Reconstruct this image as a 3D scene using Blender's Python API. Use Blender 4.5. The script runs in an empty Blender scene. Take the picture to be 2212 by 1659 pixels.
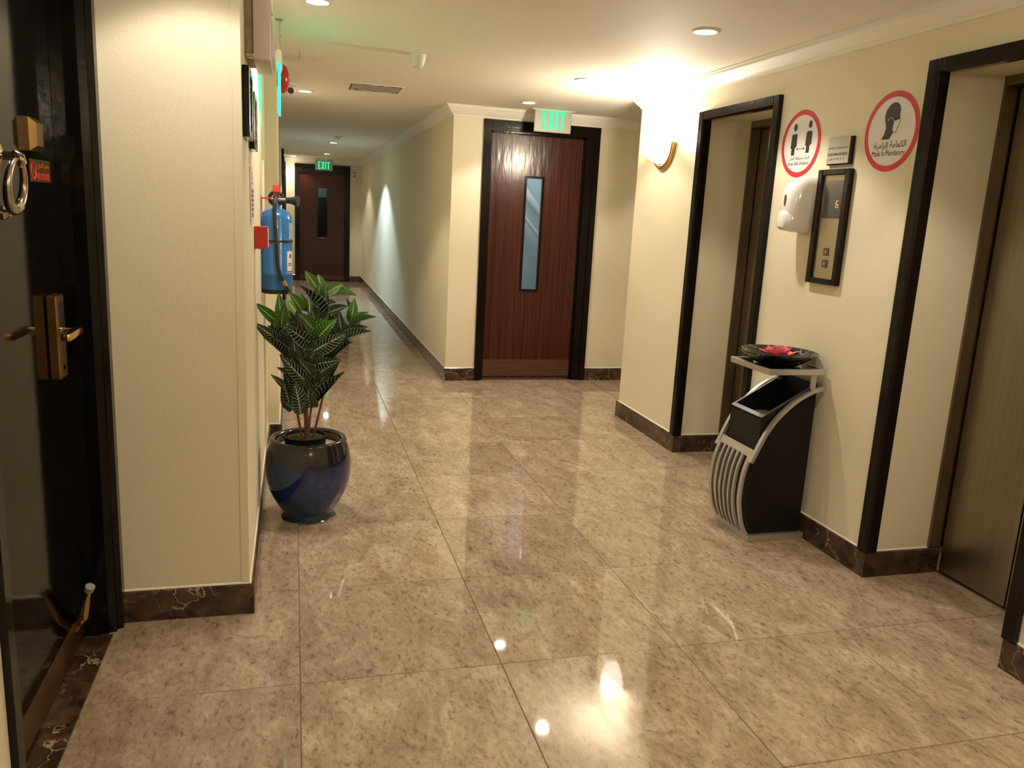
import bpy, bmesh, math, random
from mathutils import Vector, Matrix, Euler
random.seed(7)
PI = math.pi
C = bpy.context.scene.collection
sc = bpy.context.scene

# ---------------------------------------------------------------- camera
FPX, YAW, PITCH, ROLL, CAMH = 1734.487, math.radians(-15.4996), math.radians(11.8788), math.radians(3.0055), 1.35386
fw = Vector((-math.sin(YAW)*math.cos(PITCH), math.cos(YAW)*math.cos(PITCH), -math.sin(PITCH)))
rt = Vector((math.cos(YAW), math.sin(YAW), 0)); up = rt.cross(fw)
rt2 = math.cos(ROLL)*rt + math.sin(ROLL)*up
up2 = -math.sin(ROLL)*rt + math.cos(ROLL)*up
cam = bpy.data.cameras.new('camera'); cam.sensor_width = 36; cam.sensor_fit = 'HORIZONTAL'
cam.lens = FPX/2212*36; cam.clip_start = 0.02
co = bpy.data.objects.new('camera', cam); C.objects.link(co)
co.matrix_world = Matrix(((rt2.x, up2.x, -fw.x, 0), (rt2.y, up2.y, -fw.y, 0), (rt2.z, up2.z, -fw.z, CAMH), (0, 0, 0, 1)))
sc.camera = co

# ---------------------------------------------------------------- world, exposure, ambient lights
w = bpy.data.worlds.new('world'); sc.world = w; w.use_nodes = True
w.node_tree.nodes['Background'].inputs[0].default_value = (1, .85, .65, 1)
w.node_tree.nodes['Background'].inputs[1].default_value = 0.02
sc.view_settings.view_transform = 'Standard'; sc.view_settings.look = 'None'
sc.view_settings.gamma = 1; sc.view_settings.use_curve_mapping = False
sc.view_settings.exposure = 0.12
WARM = (1.0, .885, .74); COOL = (.62, .84, 1.0)
SPOT_W = 42.0; CEIL = 2.155
#            x      y      colour  power  (corridor and lobby downlights; last row unseen, added for brightness)
DOWNLIGHTS = [(.097, 3.574, WARM, 1.0), (1.686, 3.304, WARM, 1.0), (1.662, 4.733, WARM, .8), (1.643, 5.873, WARM, .8),
              (.084, 6.314, WARM, 1.25), (.503, 11.13, COOL, 4.5), (.514, 13.6, WARM, 1.1), (0.0, 14.85, WARM, .8),
              (1.69, 1.88, WARM, .9), (-.26, 2.28, WARM, .5), (.9, -.2, WARM, .9), (3.3, 5.75, WARM, .7)]

# ---------------------------------------------------------------- node helpers / materials
def mat(name, col, rough=.5, metal=0, spec=.5, coat=0, emit=None, es=0, trans=0, ior=1.5, noise=None, bump=None, alpha=1):
    m = bpy.data.materials.new(name); m.use_nodes = True
    nt = m.node_tree; b = nt.nodes['Principled BSDF']
    b.inputs['Base Color'].default_value = (*col, 1); b.inputs['Roughness'].default_value = rough
    b.inputs['Metallic'].default_value = metal; b.inputs['Specular IOR Level'].default_value = spec
    b.inputs['Coat Weight'].default_value = coat; b.inputs['Coat Roughness'].default_value = .05
    b.inputs['Transmission Weight'].default_value = trans; b.inputs['IOR'].default_value = ior
    b.inputs['Alpha'].default_value = alpha
    if emit: b.inputs['Emission Color'].default_value = (*emit, 1); b.inputs['Emission Strength'].default_value = es
    tc = nt.nodes.new('ShaderNodeTexCoord')
    if noise:                                   # (scale, second colour, vector scale)
        sca, c2, vs = noise
        mp = nt.nodes.new('ShaderNodeMapping'); mp.inputs['Scale'].default_value = vs
        n = nt.nodes.new('ShaderNodeTexNoise'); n.inputs['Scale'].default_value = sca; n.inputs['Detail'].default_value = 5
        r = nt.nodes.new('ShaderNodeValToRGB')
        r.color_ramp.elements[0].color = (*col, 1); r.color_ramp.elements[1].color = (*c2, 1)
        r.color_ramp.elements[0].position = .35; r.color_ramp.elements[1].position = .68
        nt.links.new(tc.outputs['Object'], mp.inputs[0]); nt.links.new(mp.outputs[0], n.inputs[0])
        nt.links.new(n.outputs[0], r.inputs[0]); nt.links.new(r.outputs[0], b.inputs['Base Color'])
    if bump:                                    # (scale, strength, vector scale)
        sca, st, vs = bump
        mp = nt.nodes.new('ShaderNodeMapping'); mp.inputs['Scale'].default_value = vs
        n = nt.nodes.new('ShaderNodeTexNoise'); n.inputs['Scale'].default_value = sca; n.inputs['Detail'].default_value = 3
        bp = nt.nodes.new('ShaderNodeBump'); bp.inputs['Strength'].default_value = st; bp.inputs['Distance'].default_value = .004
        nt.links.new(tc.outputs['Object'], mp.inputs[0]); nt.links.new(mp.outputs[0], n.inputs[0])
        nt.links.new(n.outputs[0], bp.inputs['Height']); nt.links.new(bp.outputs[0], b.inputs['Normal'])
    return m

def tile_material():
    m = bpy.data.materials.new('polished_travertine_tile'); m.use_nodes = True
    nt = m.node_tree; N = nt.nodes.new; L = nt.links.new; b = nt.nodes['Principled BSDF']
    tc = N('ShaderNodeTexCoord'); oi = N('ShaderNodeObjectInfo')
    sc_ = N('ShaderNodeVectorMath'); sc_.operation = 'SCALE'; sc_.inputs['Scale'].default_value = 37.0
    cx = N('ShaderNodeCombineXYZ'); L(oi.outputs['Random'], cx.inputs[0]); L(oi.outputs['Random'], cx.inputs[1])
    L(cx.outputs[0], sc_.inputs[0])
    ad = N('ShaderNodeVectorMath'); L(tc.outputs['Object'], ad.inputs[0]); L(sc_.outputs[0], ad.inputs[1])
    rot = N('ShaderNodeMapping'); rot.inputs['Rotation'].default_value = (0, 0, math.radians(38)); rot.inputs['Scale'].default_value = (1, .5, 1)
    L(ad.outputs[0], rot.inputs[0])
    n1 = N('ShaderNodeTexNoise'); n1.inputs['Scale'].default_value = 9; n1.inputs['Detail'].default_value = 9; n1.inputs['Roughness'].default_value = .72; n1.inputs['Distortion'].default_value = .7
    n2 = N('ShaderNodeTexNoise'); n2.inputs['Scale'].default_value = 58; n2.inputs['Detail'].default_value = 9; n2.inputs['Roughness'].default_value = .75; n2.inputs['Distortion'].default_value = .5
    L(rot.outputs[0], n1.inputs[0]); L(rot.outputs[0], n2.inputs[0])
    r1 = N('ShaderNodeValToRGB'); e = r1.color_ramp.elements
    e[0].position = .30; e[0].color = (.245, .168, .112, 1); e[1].position = .70; e[1].color = (.50, .405, .305, 1)
    k = e.new(.5); k.color = (.375, .278, .195, 1)
    L(n1.outputs[0], r1.inputs[0])
    r2 = N('ShaderNodeValToRGB'); e = r2.color_ramp.elements
    e[0].position = .36; e[0].color = (.52, .47, .43, 1); e[1].position = .68; e[1].color = (1.26, 1.27, 1.28, 1)
    k = e.new(.46); k.color = (.95, .94, .93, 1)
    L(n2.outputs[0], r2.inputs[0])
    mx = N('ShaderNodeMix'); mx.data_type = 'RGBA'; mx.blend_type = 'MULTIPLY'; mx.inputs[0].default_value = 1
    L(r1.outputs[0], mx.inputs[6]); L(r2.outputs[0], mx.inputs[7])
    # little dark pits
    v = N('ShaderNodeTexVoronoi'); v.inputs['Scale'].default_value = 95; L(ad.outputs[0], v.inputs[0])
    rv = N('ShaderNodeValToRGB'); rv.color_ramp.elements[0].position = .05; rv.color_ramp.elements[0].color = (.42, .36, .3, 1); rv.color_ramp.elements[1].position = .16; rv.color_ramp.elements[1].color = (1, 1, 1, 1)
    L(v.outputs['Distance'], rv.inputs[0])
    m2 = N('ShaderNodeMix'); m2.data_type = 'RGBA'; m2.blend_type = 'MULTIPLY'; m2.inputs[0].default_value = .8
    L(mx.outputs[2], m2.inputs[6]); L(rv.outputs[0], m2.inputs[7])
    # value per tile
    mr = N('ShaderNodeMapRange'); mr.inputs[3].default_value = .92; mr.inputs[4].default_value = 1.07; L(oi.outputs['Random'], mr.inputs[0])
    hs = N('ShaderNodeHueSaturation'); L(mr.outputs[0], hs.inputs['Value']); L(m2.outputs[2], hs.inputs['Color'])
    L(hs.outputs[0], b.inputs['Base Color'])
    b.inputs['Roughness'].default_value = .045; b.inputs['Specular IOR Level'].default_value = .56
    return m

def marble_material():
    m = bpy.data.materials.new('dark_brown_veined_marble'); m.use_nodes = True
    nt = m.node_tree; N = nt.nodes.new; L = nt.links.new; b = nt.nodes['Principled BSDF']
    tc = N('ShaderNodeTexCoord')
    n0 = N('ShaderNodeTexNoise'); n0.inputs['Scale'].default_value = 6; n0.inputs['Detail'].default_value = 6
    L(tc.outputs['Object'], n0.inputs[0])
    mixv = N('ShaderNodeMix'); mixv.data_type = 'VECTOR'; mixv.inputs[0].default_value = .30
    L(tc.outputs['Object'], mixv.inputs[4]); L(n0.outputs[1], mixv.inputs[5])
    v = N('ShaderNodeTexVoronoi'); v.feature = 'DISTANCE_TO_EDGE'; v.inputs['Scale'].default_value = 9; L(mixv.outputs[1], v.inputs[0])
    rv = N('ShaderNodeValToRGB'); rv.color_ramp.elements[0].position = 0; rv.color_ramp.elements[0].color = (1, 1, 1, 1); rv.color_ramp.elements[1].position = .022; rv.color_ramp.elements[1].color = (0, 0, 0, 1)
    L(v.outputs['Distance'], rv.inputs[0])
    n1 = N('ShaderNodeTexNoise'); n1.inputs['Scale'].default_value = 14; n1.inputs['Detail'].default_value = 7; L(mixv.outputs[1], n1.inputs[0])
    rb = N('ShaderNodeValToRGB'); e = rb.color_ramp.elements
    e[0].position = .35; e[0].color = (.022, .012, .008, 1); e[1].position = .74; e[1].color = (.125, .068, .040, 1)
    L(n1.outputs[0], rb.inputs[0])
    n2 = N('ShaderNodeTexNoise'); n2.inputs['Scale'].default_value = 5; L(tc.outputs['Object'], n2.inputs[0])
    th = N('ShaderNodeMapRange'); th.inputs[1].default_value = .46; th.inputs[2].default_value = .62; L(n2.outputs[0], th.inputs[0])
    mu = N('ShaderNodeMath'); mu.operation = 'MULTIPLY'; L(rv.outputs[0], mu.inputs[0]); L(th.outputs[0], mu.inputs[1])
    mx = N('ShaderNodeMix'); mx.data_type = 'RGBA'; L(mu.outputs[0], mx.inputs[0]); L(rb.outputs[0], mx.inputs[6]); mx.inputs[7].default_value = (.50, .37, .24, 1)
    L(mx.outputs[2], b.inputs['Base Color']); b.inputs['Roughness'].default_value = .16
    return m

def wood_material(name, c1, c2, scale, rough=.22):
    m = bpy.data.materials.new(name); m.use_nodes = True
    nt = m.node_tree; N = nt.nodes.new; L = nt.links.new; b = nt.nodes['Principled BSDF']
    tc = N('ShaderNodeTexCoord'); mp = N('ShaderNodeMapping'); mp.inputs['Scale'].default_value = scale
    n = N('ShaderNodeTexNoise'); n.inputs['Scale'].default_value = 1; n.inputs['Detail'].default_value = 5; n.inputs['Roughness'].default_value = .6
    r = N('ShaderNodeValToRGB'); r.color_ramp.elements[0].color = (*c1, 1); r.color_ramp.elements[1].color = (*c2, 1)
    r.color_ramp.elements[0].position = .35; r.color_ramp.elements[1].position = .68
    L(tc.outputs['Object'], mp.inputs[0]); L(mp.outputs[0], n.inputs[0]); L(n.outputs[0], r.inputs[0]); L(r.outputs[0], b.inputs['Base Color'])
    mp2 = N('ShaderNodeMapping'); mp2.inputs['Scale'].default_value = (1.6, 1.6, .35); L(tc.outputs['Object'], mp2.inputs[0])
    n2 = N('ShaderNodeTexNoise'); n2.inputs['Scale'].default_value = 16; L(mp2.outputs[0], n2.inputs[0])
    b.inputs['Specular IOR Level'].default_value = .32
    bp = N('ShaderNodeBump'); bp.inputs['Strength'].default_value = .25; bp.inputs['Distance'].default_value = .006
    L(n2.outputs[0], bp.inputs['Height']); L(bp.outputs[0], b.inputs['Normal'])
    b.inputs['Roughness'].default_value = rough
    return m

def leaf_material(name, dark, mid, vein, edge):
    m = bpy.data.materials.new(name); m.use_nodes = True
    nt = m.node_tree; N = nt.nodes.new; L = nt.links.new; b = nt.nodes['Principled BSDF']
    def math_(op, a, c=None):
        x = N('ShaderNodeMath'); x.operation = op
        for i, q in enumerate((a, c)):
            if q is None: continue
            if isinstance(q, (int, float)): x.inputs[i].default_value = q
            else: L(q, x.inputs[i])
        return x.outputs[0]
    uv = N('ShaderNodeUVMap'); sp = N('ShaderNodeSeparateXYZ'); L(uv.outputs[0], sp.inputs[0])
    au = math_('ABSOLUTE', math_('SUBTRACT', sp.outputs[0], .5))          # 0 at midrib .. .5 at margin
    ph = math_('SUBTRACT', sp.outputs[1], math_('MULTIPLY', math_('POWER', au, .8), .42))
    fr = math_('FRACT', math_('MULTIPLY', ph, 11.0))
    side = math_('LESS_THAN', fr, math_('SUBTRACT', .30, math_('MULTIPLY', au, .36)))
    mid_ = math_('LESS_THAN', au, math_('SUBTRACT', .052, math_('MULTIPLY', sp.outputs[1], .035)))
    rim = math_('GREATER_THAN', au, .47)
    ve = math_('MAXIMUM', math_('MULTIPLY', side, .8), mid_)
    ve = math_('MAXIMUM', ve, math_('MULTIPLY', rim, .35))
    tcn = N('ShaderNodeTexCoord'); n = N('ShaderNodeTexNoise'); n.inputs['Scale'].default_value = 2.2; L(tcn.outputs['Object'], n.inputs[0])
    g = N('ShaderNodeMix'); g.data_type = 'RGBA'; L(n.outputs[0], g.inputs[0]); g.inputs[6].default_value = (*dark, 1); g.inputs[7].default_value = (*mid, 1)
    e = N('ShaderNodeMix'); e.data_type = 'RGBA'; L(math_('MULTIPLY', math_('POWER', math_('MULTIPLY', au, 2), 3), .7), e.inputs[0]); L(g.outputs[2], e.inputs[6]); e.inputs[7].default_value = (*edge, 1)
    x = N('ShaderNodeMix'); x.data_type = 'RGBA'; L(ve, x.inputs[0]); L(e.outputs[2], x.inputs[6]); x.inputs[7].default_value = (*vein, 1)
    L(x.outputs[2], b.inputs['Base Color']); b.inputs['Roughness'].default_value = .34; b.inputs['Specular IOR Level'].default_value = .3
    return m

WALL = mat('cream_wall_paint', (.80, .735, .555), .55, spec=.3, bump=(95, .14, (1, 1, 1)))
CEILM = mat('white_ceiling_paint', (.80, .755, .66), .7, spec=.2)
PLASTER = mat('white_crown_plaster', (.84, .80, .71), .5)
TILE = tile_material(); MARBLE = marble_material()
GROUT = mat('brown_grout', (.16, .10, .06), .8, noise=(30, (.22, .15, .10), (1, 1, 1)))
BLACK = mat('glossy_black_paint', (.004, .0035, .003), .12, spec=.25, bump=(26, .15, (1, 1, 1)))
BLACKDOOR = mat('black_lacquered_door', (.003, .0027, .0022), .08, spec=.16, bump=(9, .05, (1, 1, 1)))
TRIM = mat('dark_brown_black_gloss_trim', (.008, .005, .004), .14, spec=.2, bump=(34, .28, (1, 1, .25)))
MAHOG = wood_material('varnished_mahogany_veneer', (.032, .008, .005), (.080, .021, .012), (75, 75, 1.2), .2)
MAHOGD = wood_material('dull_mahogany_veneer', (.032, .008, .005), (.06, .016, .010), (75, 75, 1.2), .3)
KICKW = wood_material('brown_kick_board', (.075, .030, .016), (.12, .055, .03), (4, 4, 60), .35)
STEEL = mat('brushed_elevator_steel', (.34, .30, .235), .30, metal=1, noise=(3, (.40, .35, .28), (30, 30, .6)), bump=(8, .12, (60, 60, .5)))
STEELD = mat('dark_steel_jamb', (.20, .165, .125), .38, metal=1, noise=(5, (.26, .215, .165), (1, 1, 1)))
CHROME = mat('satin_chrome', (.60, .60, .60), .27, metal=1, bump=(40, .05, (1, 1, 1)))
NICKEL = mat('aged_nickel', (.60, .52, .42), .22, metal=1, noise=(14, (.30, .22, .13), (1, 1, 1)))
BRASS = mat('polished_brass', (.74, .48, .16), .16, metal=1)
BRASSD = mat('antique_brass', (.24, .14, .055), .34, metal=1, noise=(9, (.32, .20, .08), (1, 1, 1)))
BLKPL = mat('black_powder_coated_steel', (.006, .0055, .005), .42, spec=.22, noise=(60, (.009, .008, .0075), (1, 1, 1)))
BLKDARK = mat('dark_gap', (.004, .004, .004), .6)
WHITEPL = mat('white_glossy_plastic', (.80, .78, .76), .16, coat=.4)
WHITEMT = mat('white_matt_plastic', (.72, .68, .60), .5)
GREYPL = mat('grey_plastic', (.30, .29, .28), .4)
WINDOWPL = mat('smoked_plastic', (.05, .05, .06), .1)
RED = mat('red_sign_print', (.62, .030, .045), .45)
WHITEPR = mat('white_sign_vinyl', (.80, .77, .75), .4)
INK = mat('black_ink', (.018, .016, .014), .5)
REDPL = mat('red_plastic', (.50, .018, .016), .3)
REDMT = mat('red_enamel', (.42, .012, .012), .18, coat=.5)
BLUEEN = mat('blue_enamel', (.022, .155, .42), .22, coat=.4)
RUBBER = mat('black_rubber', (.012, .012, .012), .45)
SOIL = mat('dark_soil', (.018, .020, .008), .9, noise=(60, (.06, .07, .02), (1, 1, 1)), bump=(80, 1, (1, 1, 1)))
SAND = mat('pale_filler', (.50, .42, .32), .9, noise=(50, (.36, .28, .2), (1, 1, 1)), bump=(60, 1, (1, 1, 1)))
STEM = mat('brown_stem', (.20, .085, .035), .6, noise=(60, (.10, .04, .02), (1, 1, 1)))
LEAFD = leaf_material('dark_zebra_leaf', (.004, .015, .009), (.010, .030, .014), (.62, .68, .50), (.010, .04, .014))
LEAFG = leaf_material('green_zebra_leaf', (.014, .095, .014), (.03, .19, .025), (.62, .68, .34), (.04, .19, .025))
PAPER = mat('white_paper', (.75, .74, .70), .3, coat=.7)
ORANGE = mat('red_orange_print', (.62, .06, .02), .4)
FILM = mat('dark_brown_sticker', (.075, .045, .02), .3)
def glass_mat(name, col, rough=.02, tr=.85):
    m = bpy.data.materials.new(name); m.use_nodes = True; nt = m.node_tree
    b = nt.nodes['Principled BSDF']; b.inputs['Base Color'].default_value = (*col, 1)
    b.inputs['Roughness'].default_value = rough; b.inputs['Transmission Weight'].default_value = 1; b.inputs['IOR'].default_value = 1.05
    return m
GLASS = glass_mat('clear_door_glass', (.80, .88, .92))
def emitm(name, col, s):
    return mat(name, (0.8, .8, .8), .4, emit=col, es=s)
GLOWW = emitm('warm_downlight_lens', (1, .93, .80), 45); GLOWC = emitm('cool_downlight_lens', (.75, .90, 1), 45)
EXITG = mat('green_exit_glow', (0, .12, .06), .5, emit=(.0, 1.0, .40), es=1.0)
CYAN = mat('lit_acrylic_edge', (0, .2, .15), .3, emit=(.0, 1, .50), es=3.2)
LED = emitm('red_led_segment', (1, .07, .03), 1.0)
SCONCE = emitm('lit_opal_glass', (1, .95, .84), 6)

# navy glaze, darker drip band at the top (the pot's own colours)
def pot_material():
    m = bpy.data.materials.new('navy_ceramic_glaze'); m.use_nodes = True
    nt = m.node_tree; N = nt.nodes.new; L = nt.links.new; b = nt.nodes['Principled BSDF']
    g = N('ShaderNodeTexCoord'); s = N('ShaderNodeSeparateXYZ'); L(g.outputs['Object'], s.inputs[0])
    mp = N('ShaderNodeMapping'); mp.inputs['Scale'].default_value = (1, 1, .12); L(g.outputs['Object'], mp.inputs[0])
    n = N('ShaderNodeTexNoise'); n.inputs['Scale'].default_value = 30; n.inputs['Detail'].default_value = 3; L(mp.outputs[0], n.inputs[0])
    a = N('ShaderNodeMath'); a.operation = 'MULTIPLY_ADD'; L(n.outputs[0], a.inputs[0]); a.inputs[1].default_value = .05; L(s.outputs[2], a.inputs[2])
    r = N('ShaderNodeValToRGB'); e = r.color_ramp.elements
    e[0].position = .03; e[0].color = (.010, .030, .030, 1); e[1].position = .315; e[1].color = (.010, .007, .010, 1)
    for p_, c_ in ((.075, (.006, .028, .085, 1)), (.14, (.004, .026, .12, 1)), (.268, (.004, .018, .085, 1))):
        k = e.new(p_); k.color = c_
    L(a.outputs[0], r.inputs[0]); L(r.outputs[0], b.inputs['Base Color'])
    b.inputs['Roughness'].default_value = .13; b.inputs['Coat Weight'].default_value = .4
    return m
POT = pot_material()
# black glass bowl with white crazed veins
def bowl_material():
    m = bpy.data.materials.new('black_marbled_glass'); m.use_nodes = True
    nt = m.node_tree; N = nt.nodes.new; L = nt.links.new; b = nt.nodes['Principled BSDF']
    g = N('ShaderNodeTexCoord'); n = N('ShaderNodeTexNoise'); n.inputs['Scale'].default_value = 9; L(g.outputs['Object'], n.inputs[0])
    mv = N('ShaderNodeMix'); mv.data_type = 'VECTOR'; mv.inputs[0].default_value = .12; L(g.outputs['Object'], mv.inputs[4]); L(n.outputs[1], mv.inputs[5])
    v = N('ShaderNodeTexVoronoi'); v.feature = 'DISTANCE_TO_EDGE'; v.inputs['Scale'].default_value = 15; L(mv.outputs[1], v.inputs[0])
    r = N('ShaderNodeValToRGB'); r.color_ramp.elements[0].color = (.65, .65, .6, 1); r.color_ramp.elements[1].position = .022; r.color_ramp.elements[1].color = (0, 0, 0, 1)
    L(v.outputs['Distance'], r.inputs[0])
    n2 = N('ShaderNodeTexNoise'); n2.inputs['Scale'].default_value = 14; L(g.outputs['Object'], n2.inputs[0])
    gt = N('ShaderNodeMath'); gt.operation = 'GREATER_THAN'; gt.inputs[1].default_value = .52; L(n2.outputs[0], gt.inputs[0])
    mu = N('ShaderNodeMath'); mu.operation = 'MULTIPLY'; L(r.outputs[0], mu.inputs[0]); L(gt.outputs[0], mu.inputs[1])
    x = N('ShaderNodeMix'); x.data_type = 'RGBA'; L(mu.outputs[0], x.inputs[0]); x.inputs[6].default_value = (.007, .006, .006, 1); x.inputs[7].default_value = (.6, .6, .55, 1)
    L(x.outputs[2], b.inputs['Base Color']); b.inputs['Roughness'].default_value = .05; b.inputs['Coat Weight'].default_value = 0; b.inputs['Specular IOR Level'].default_value = .35
    return m
BOWL = bowl_material()

# ---------------------------------------------------------------- mesh helpers
class G:
    """collects geometry in world coordinates"""
    def __init__(s): s.bm = bmesh.new()
    def _xf(s, vs, M):
        if M is not None:
            for v in vs: v.co = M @ v.co
    def box(s, x0, x1, y0, y1, z0, z1, bev=0, M=None, seg=2):
        t = bmesh.new()
        bmesh.ops.create_cube(t, size=1)
        for v in t.verts: v.co = Vector(((x0+x1)/2+v.co.x*(x1-x0), (y0+y1)/2+v.co.y*(y1-y0), (z0+z1)/2+v.co.z*(z1-z0)))
        if bev: bmesh.ops.bevel(t, geom=t.edges[:], offset=bev, segments=seg, affect='EDGES', profile=.5)
        return s.add(t, M)
    def add(s, t, M=None):
        s._xf(t.verts, M)
        me = bpy.data.meshes.new('t'); t.to_mesh(me); t.free(); s.bm.from_mesh(me); bpy.data.meshes.remove(me)
        return s
    def prism(s, poly, a, b, axis='z', bev=0, M=None):
        """poly: 2D points; extruded from a to b along axis. x: (y,z) pts, y: (x,z) pts, z: (x,y) pts"""
        t = bmesh.new()
        f = {'x': lambda p, k: (k, p[0], p[1]), 'y': lambda p, k: (p[0], k, p[1]), 'z': lambda p, k: (p[0], p[1], k)}[axis]
        v0 = [t.verts.new(f(p, a)) for p in poly]; v1 = [t.verts.new(f(p, b)) for p in poly]
        t.faces.new(v0); t.faces.new(v1[::-1])
        n = len(poly)
        for i in range(n): t.faces.new((v0[i], v1[i], v1[(i+1) % n], v0[(i+1) % n]))
        bmesh.ops.recalc_face_normals(t, faces=t.faces[:])
        if bev: bmesh.ops.bevel(t, geom=t.edges[:], offset=bev, segments=2, affect='EDGES', profile=.5)
        return s.add(t, M)
    def lathe(s, prof, M=None, n=32, cap=True, a0=0, a1=2*PI):
        t = bmesh.new(); full = abs(a1-a0-2*PI) < 1e-6
        rings = []
        cnt = n if full else n+1
        for r, z in prof:
            rings.append([t.verts.new((r*math.cos(a0+(a1-a0)*i/n), r*math.sin(a0+(a1-a0)*i/n), z)) for i in range(cnt)])
        for k in range(len(rings)-1):
            for i in range(n):
                j = (i+1) % cnt
                t.faces.new((rings[k][i], rings[k][j], rings[k+1][j], rings[k+1][i]))
        if cap and full:
            if prof[0][0] > 1e-5: t.faces.new(rings[0][::-1])
            if prof[-1][0] > 1e-5: t.faces.new(rings[-1])
        bmesh.ops.remove_doubles(t, verts=t.verts[:], dist=1e-6)
        bmesh.ops.recalc_face_normals(t, faces=t.faces[:])
        return s.add(t, M)
    def tube(s, pts, r, n=10, closed=False, M=None):
        """r: number or list; rotation minimising frame"""
        t = bmesh.new(); P = [Vector(p) for p in pts]; m = len(P)
        R = r if isinstance(r, (list, tuple)) else [r]*m
        rings = []; u = None
        for i in range(m):
            d = (P[(i+1) % m]-P[i-1]) if closed else (P[min(i+1, m-1)]-P[max(i-1, 0)])
            d.normalize()
            if u is None: u = d.orthogonal().normalized()
            u = (u - d*u.dot(d)).normalized(); v = d.cross(u)
            rings.append([t.verts.new(P[i]+R[i]*(math.cos(2*PI*k/n)*u+math.sin(2*PI*k/n)*v)) for k in range(n)])
        for i in range(m if closed else m-1):
            a, b = rings[i], rings[(i+1) % m]
            for k in range(n): t.faces.new((a[k], a[(k+1) % n], b[(k+1) % n], b[k]))
        if not closed: t.faces.new(rings[0][::-1]); t.faces.new(rings[-1])
        bmesh.ops.recalc_face_normals(t, faces=t.faces[:])
        return s.add(t, M)
    def strip(s, pts, half, nrm_half):
        """flat bar following pts; half = Vector half width, nrm_half = half thickness (perpendicular in the bar's plane)"""
        t = bmesh.new(); P = [Vector(p) for p in pts]; W = Vector(half); rings = []
        for i, p in enumerate(P):
            d = (P[min(i+1, len(P)-1)]-P[max(i-1, 0)]).normalized(); q = d.cross(W.normalized())*nrm_half
            rings.append([t.verts.new(p+a*W+b*q) for a, b in ((-1, -1), (1, -1), (1, 1), (-1, 1))])
        for i in range(len(P)-1):
            for k in range(4): t.faces.new((rings[i][k], rings[i][(k+1) % 4], rings[i+1][(k+1) % 4], rings[i+1][k]))
        t.faces.new(rings[0][::-1]); t.faces.new(rings[-1])
        bmesh.ops.recalc_face_normals(t, faces=t.faces[:])
        return s.add(t)
    def sweep(s, path, prof, side=1):
        """path: plan polyline (x,y) ; prof: closed (offset to the left of travel * side, z)"""
        t = bmesh.new(); P = [Vector((p[0], p[1])) for p in path]; rings = []
        for i in range(len(P)):
            ns = []
            if i > 0: d = (P[i]-P[i-1]).normalized(); ns.append(Vector((-d.y, d.x)))
            if i < len(P)-1: d = (P[i+1]-P[i]).normalized(); ns.append(Vector((-d.y, d.x)))
            nn = sum(ns, Vector((0, 0))).normalized(); k = 1/max(.2, nn.dot(ns[0])); nn = nn*k*side
            rings.append([t.verts.new((P[i].x+nn.x*o, P[i].y+nn.y*o, z)) for o, z in prof])
        m = len(prof)
        for i in range(len(P)-1):
            for k in range(m): t.faces.new((rings[i][k], rings[i][(k+1) % m], rings[i+1][(k+1) % m], rings[i+1][k]))
        t.faces.new(rings[0][::-1]); t.faces.new(rings[-1])
        bmesh.ops.recalc_face_normals(t, faces=t.faces[:])
        return s.add(t)

def wloc(o):
    l = o.location.copy()
    while o.parent: o = o.parent; l += o.location
    return l
def obj(name, g, m, parent=None, smooth=False, loc=None, label=None):
    bm = g.bm if isinstance(g, G) else g
    base = wloc(parent) if parent else Vector((0, 0, 0))
    org = Vector(loc) if loc is not None else (base if parent else None)
    if org is None:      # put the origin at the middle of the base
        xs = [v.co for v in bm.verts]
        org = Vector(((min(v.x for v in xs)+max(v.x for v in xs))/2, (min(v.y for v in xs)+max(v.y for v in xs))/2, min(v.z for v in xs)))
    for v in bm.verts: v.co -= org
    me = bpy.data.meshes.new(name); bm.to_mesh(me); bm.free(); me.materials.append(m)
    if smooth:
        me.polygons.foreach_set('use_smooth', [True]*len(me.polygons))
        try: me.set_sharp_from_angle(angle=math.radians(38))
        except Exception: pass
    o = bpy.data.objects.new(name, me); C.objects.link(o); o.location = org-base if parent else org
    if parent: o.parent = parent
    if label: o['label'] = label
    return o
def thing(name, label, cat, loc, group=None):
    o = bpy.data.objects.new(name, None); C.objects.link(o); o.location = loc; o.empty_display_size = .1
    o['label'] = label; o['category'] = cat
    if group: o['group'] = group
    return o
def tag(o, label, cat, group=None):
    o['label'] = label; o['category'] = cat
    if group: o['group'] = group
    return o
def struct(o, label=None, cat=None):
    o['kind'] = 'structure'
    if label: o['label'] = label
    if cat: o['category'] = cat
    return o
def semp(name, loc, label, cat):
    return struct(bpyempty(name, loc), label, cat)
def bpyempty(name, loc):
    o = bpy.data.objects.new(name, None); C.objects.link(o); o.location = loc; o.empty_display_size = .1
    return o
def basis(org, X, Y):
    X = Vector(X).normalized(); Y = Vector(Y).normalized(); Z = X.cross(Y)
    return Matrix(((X.x, Y.x, Z.x, org[0]), (X.y, Y.y, Z.y, org[1]), (X.z, Y.z, Z.z, org[2]), (0, 0, 0, 1)))
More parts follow.
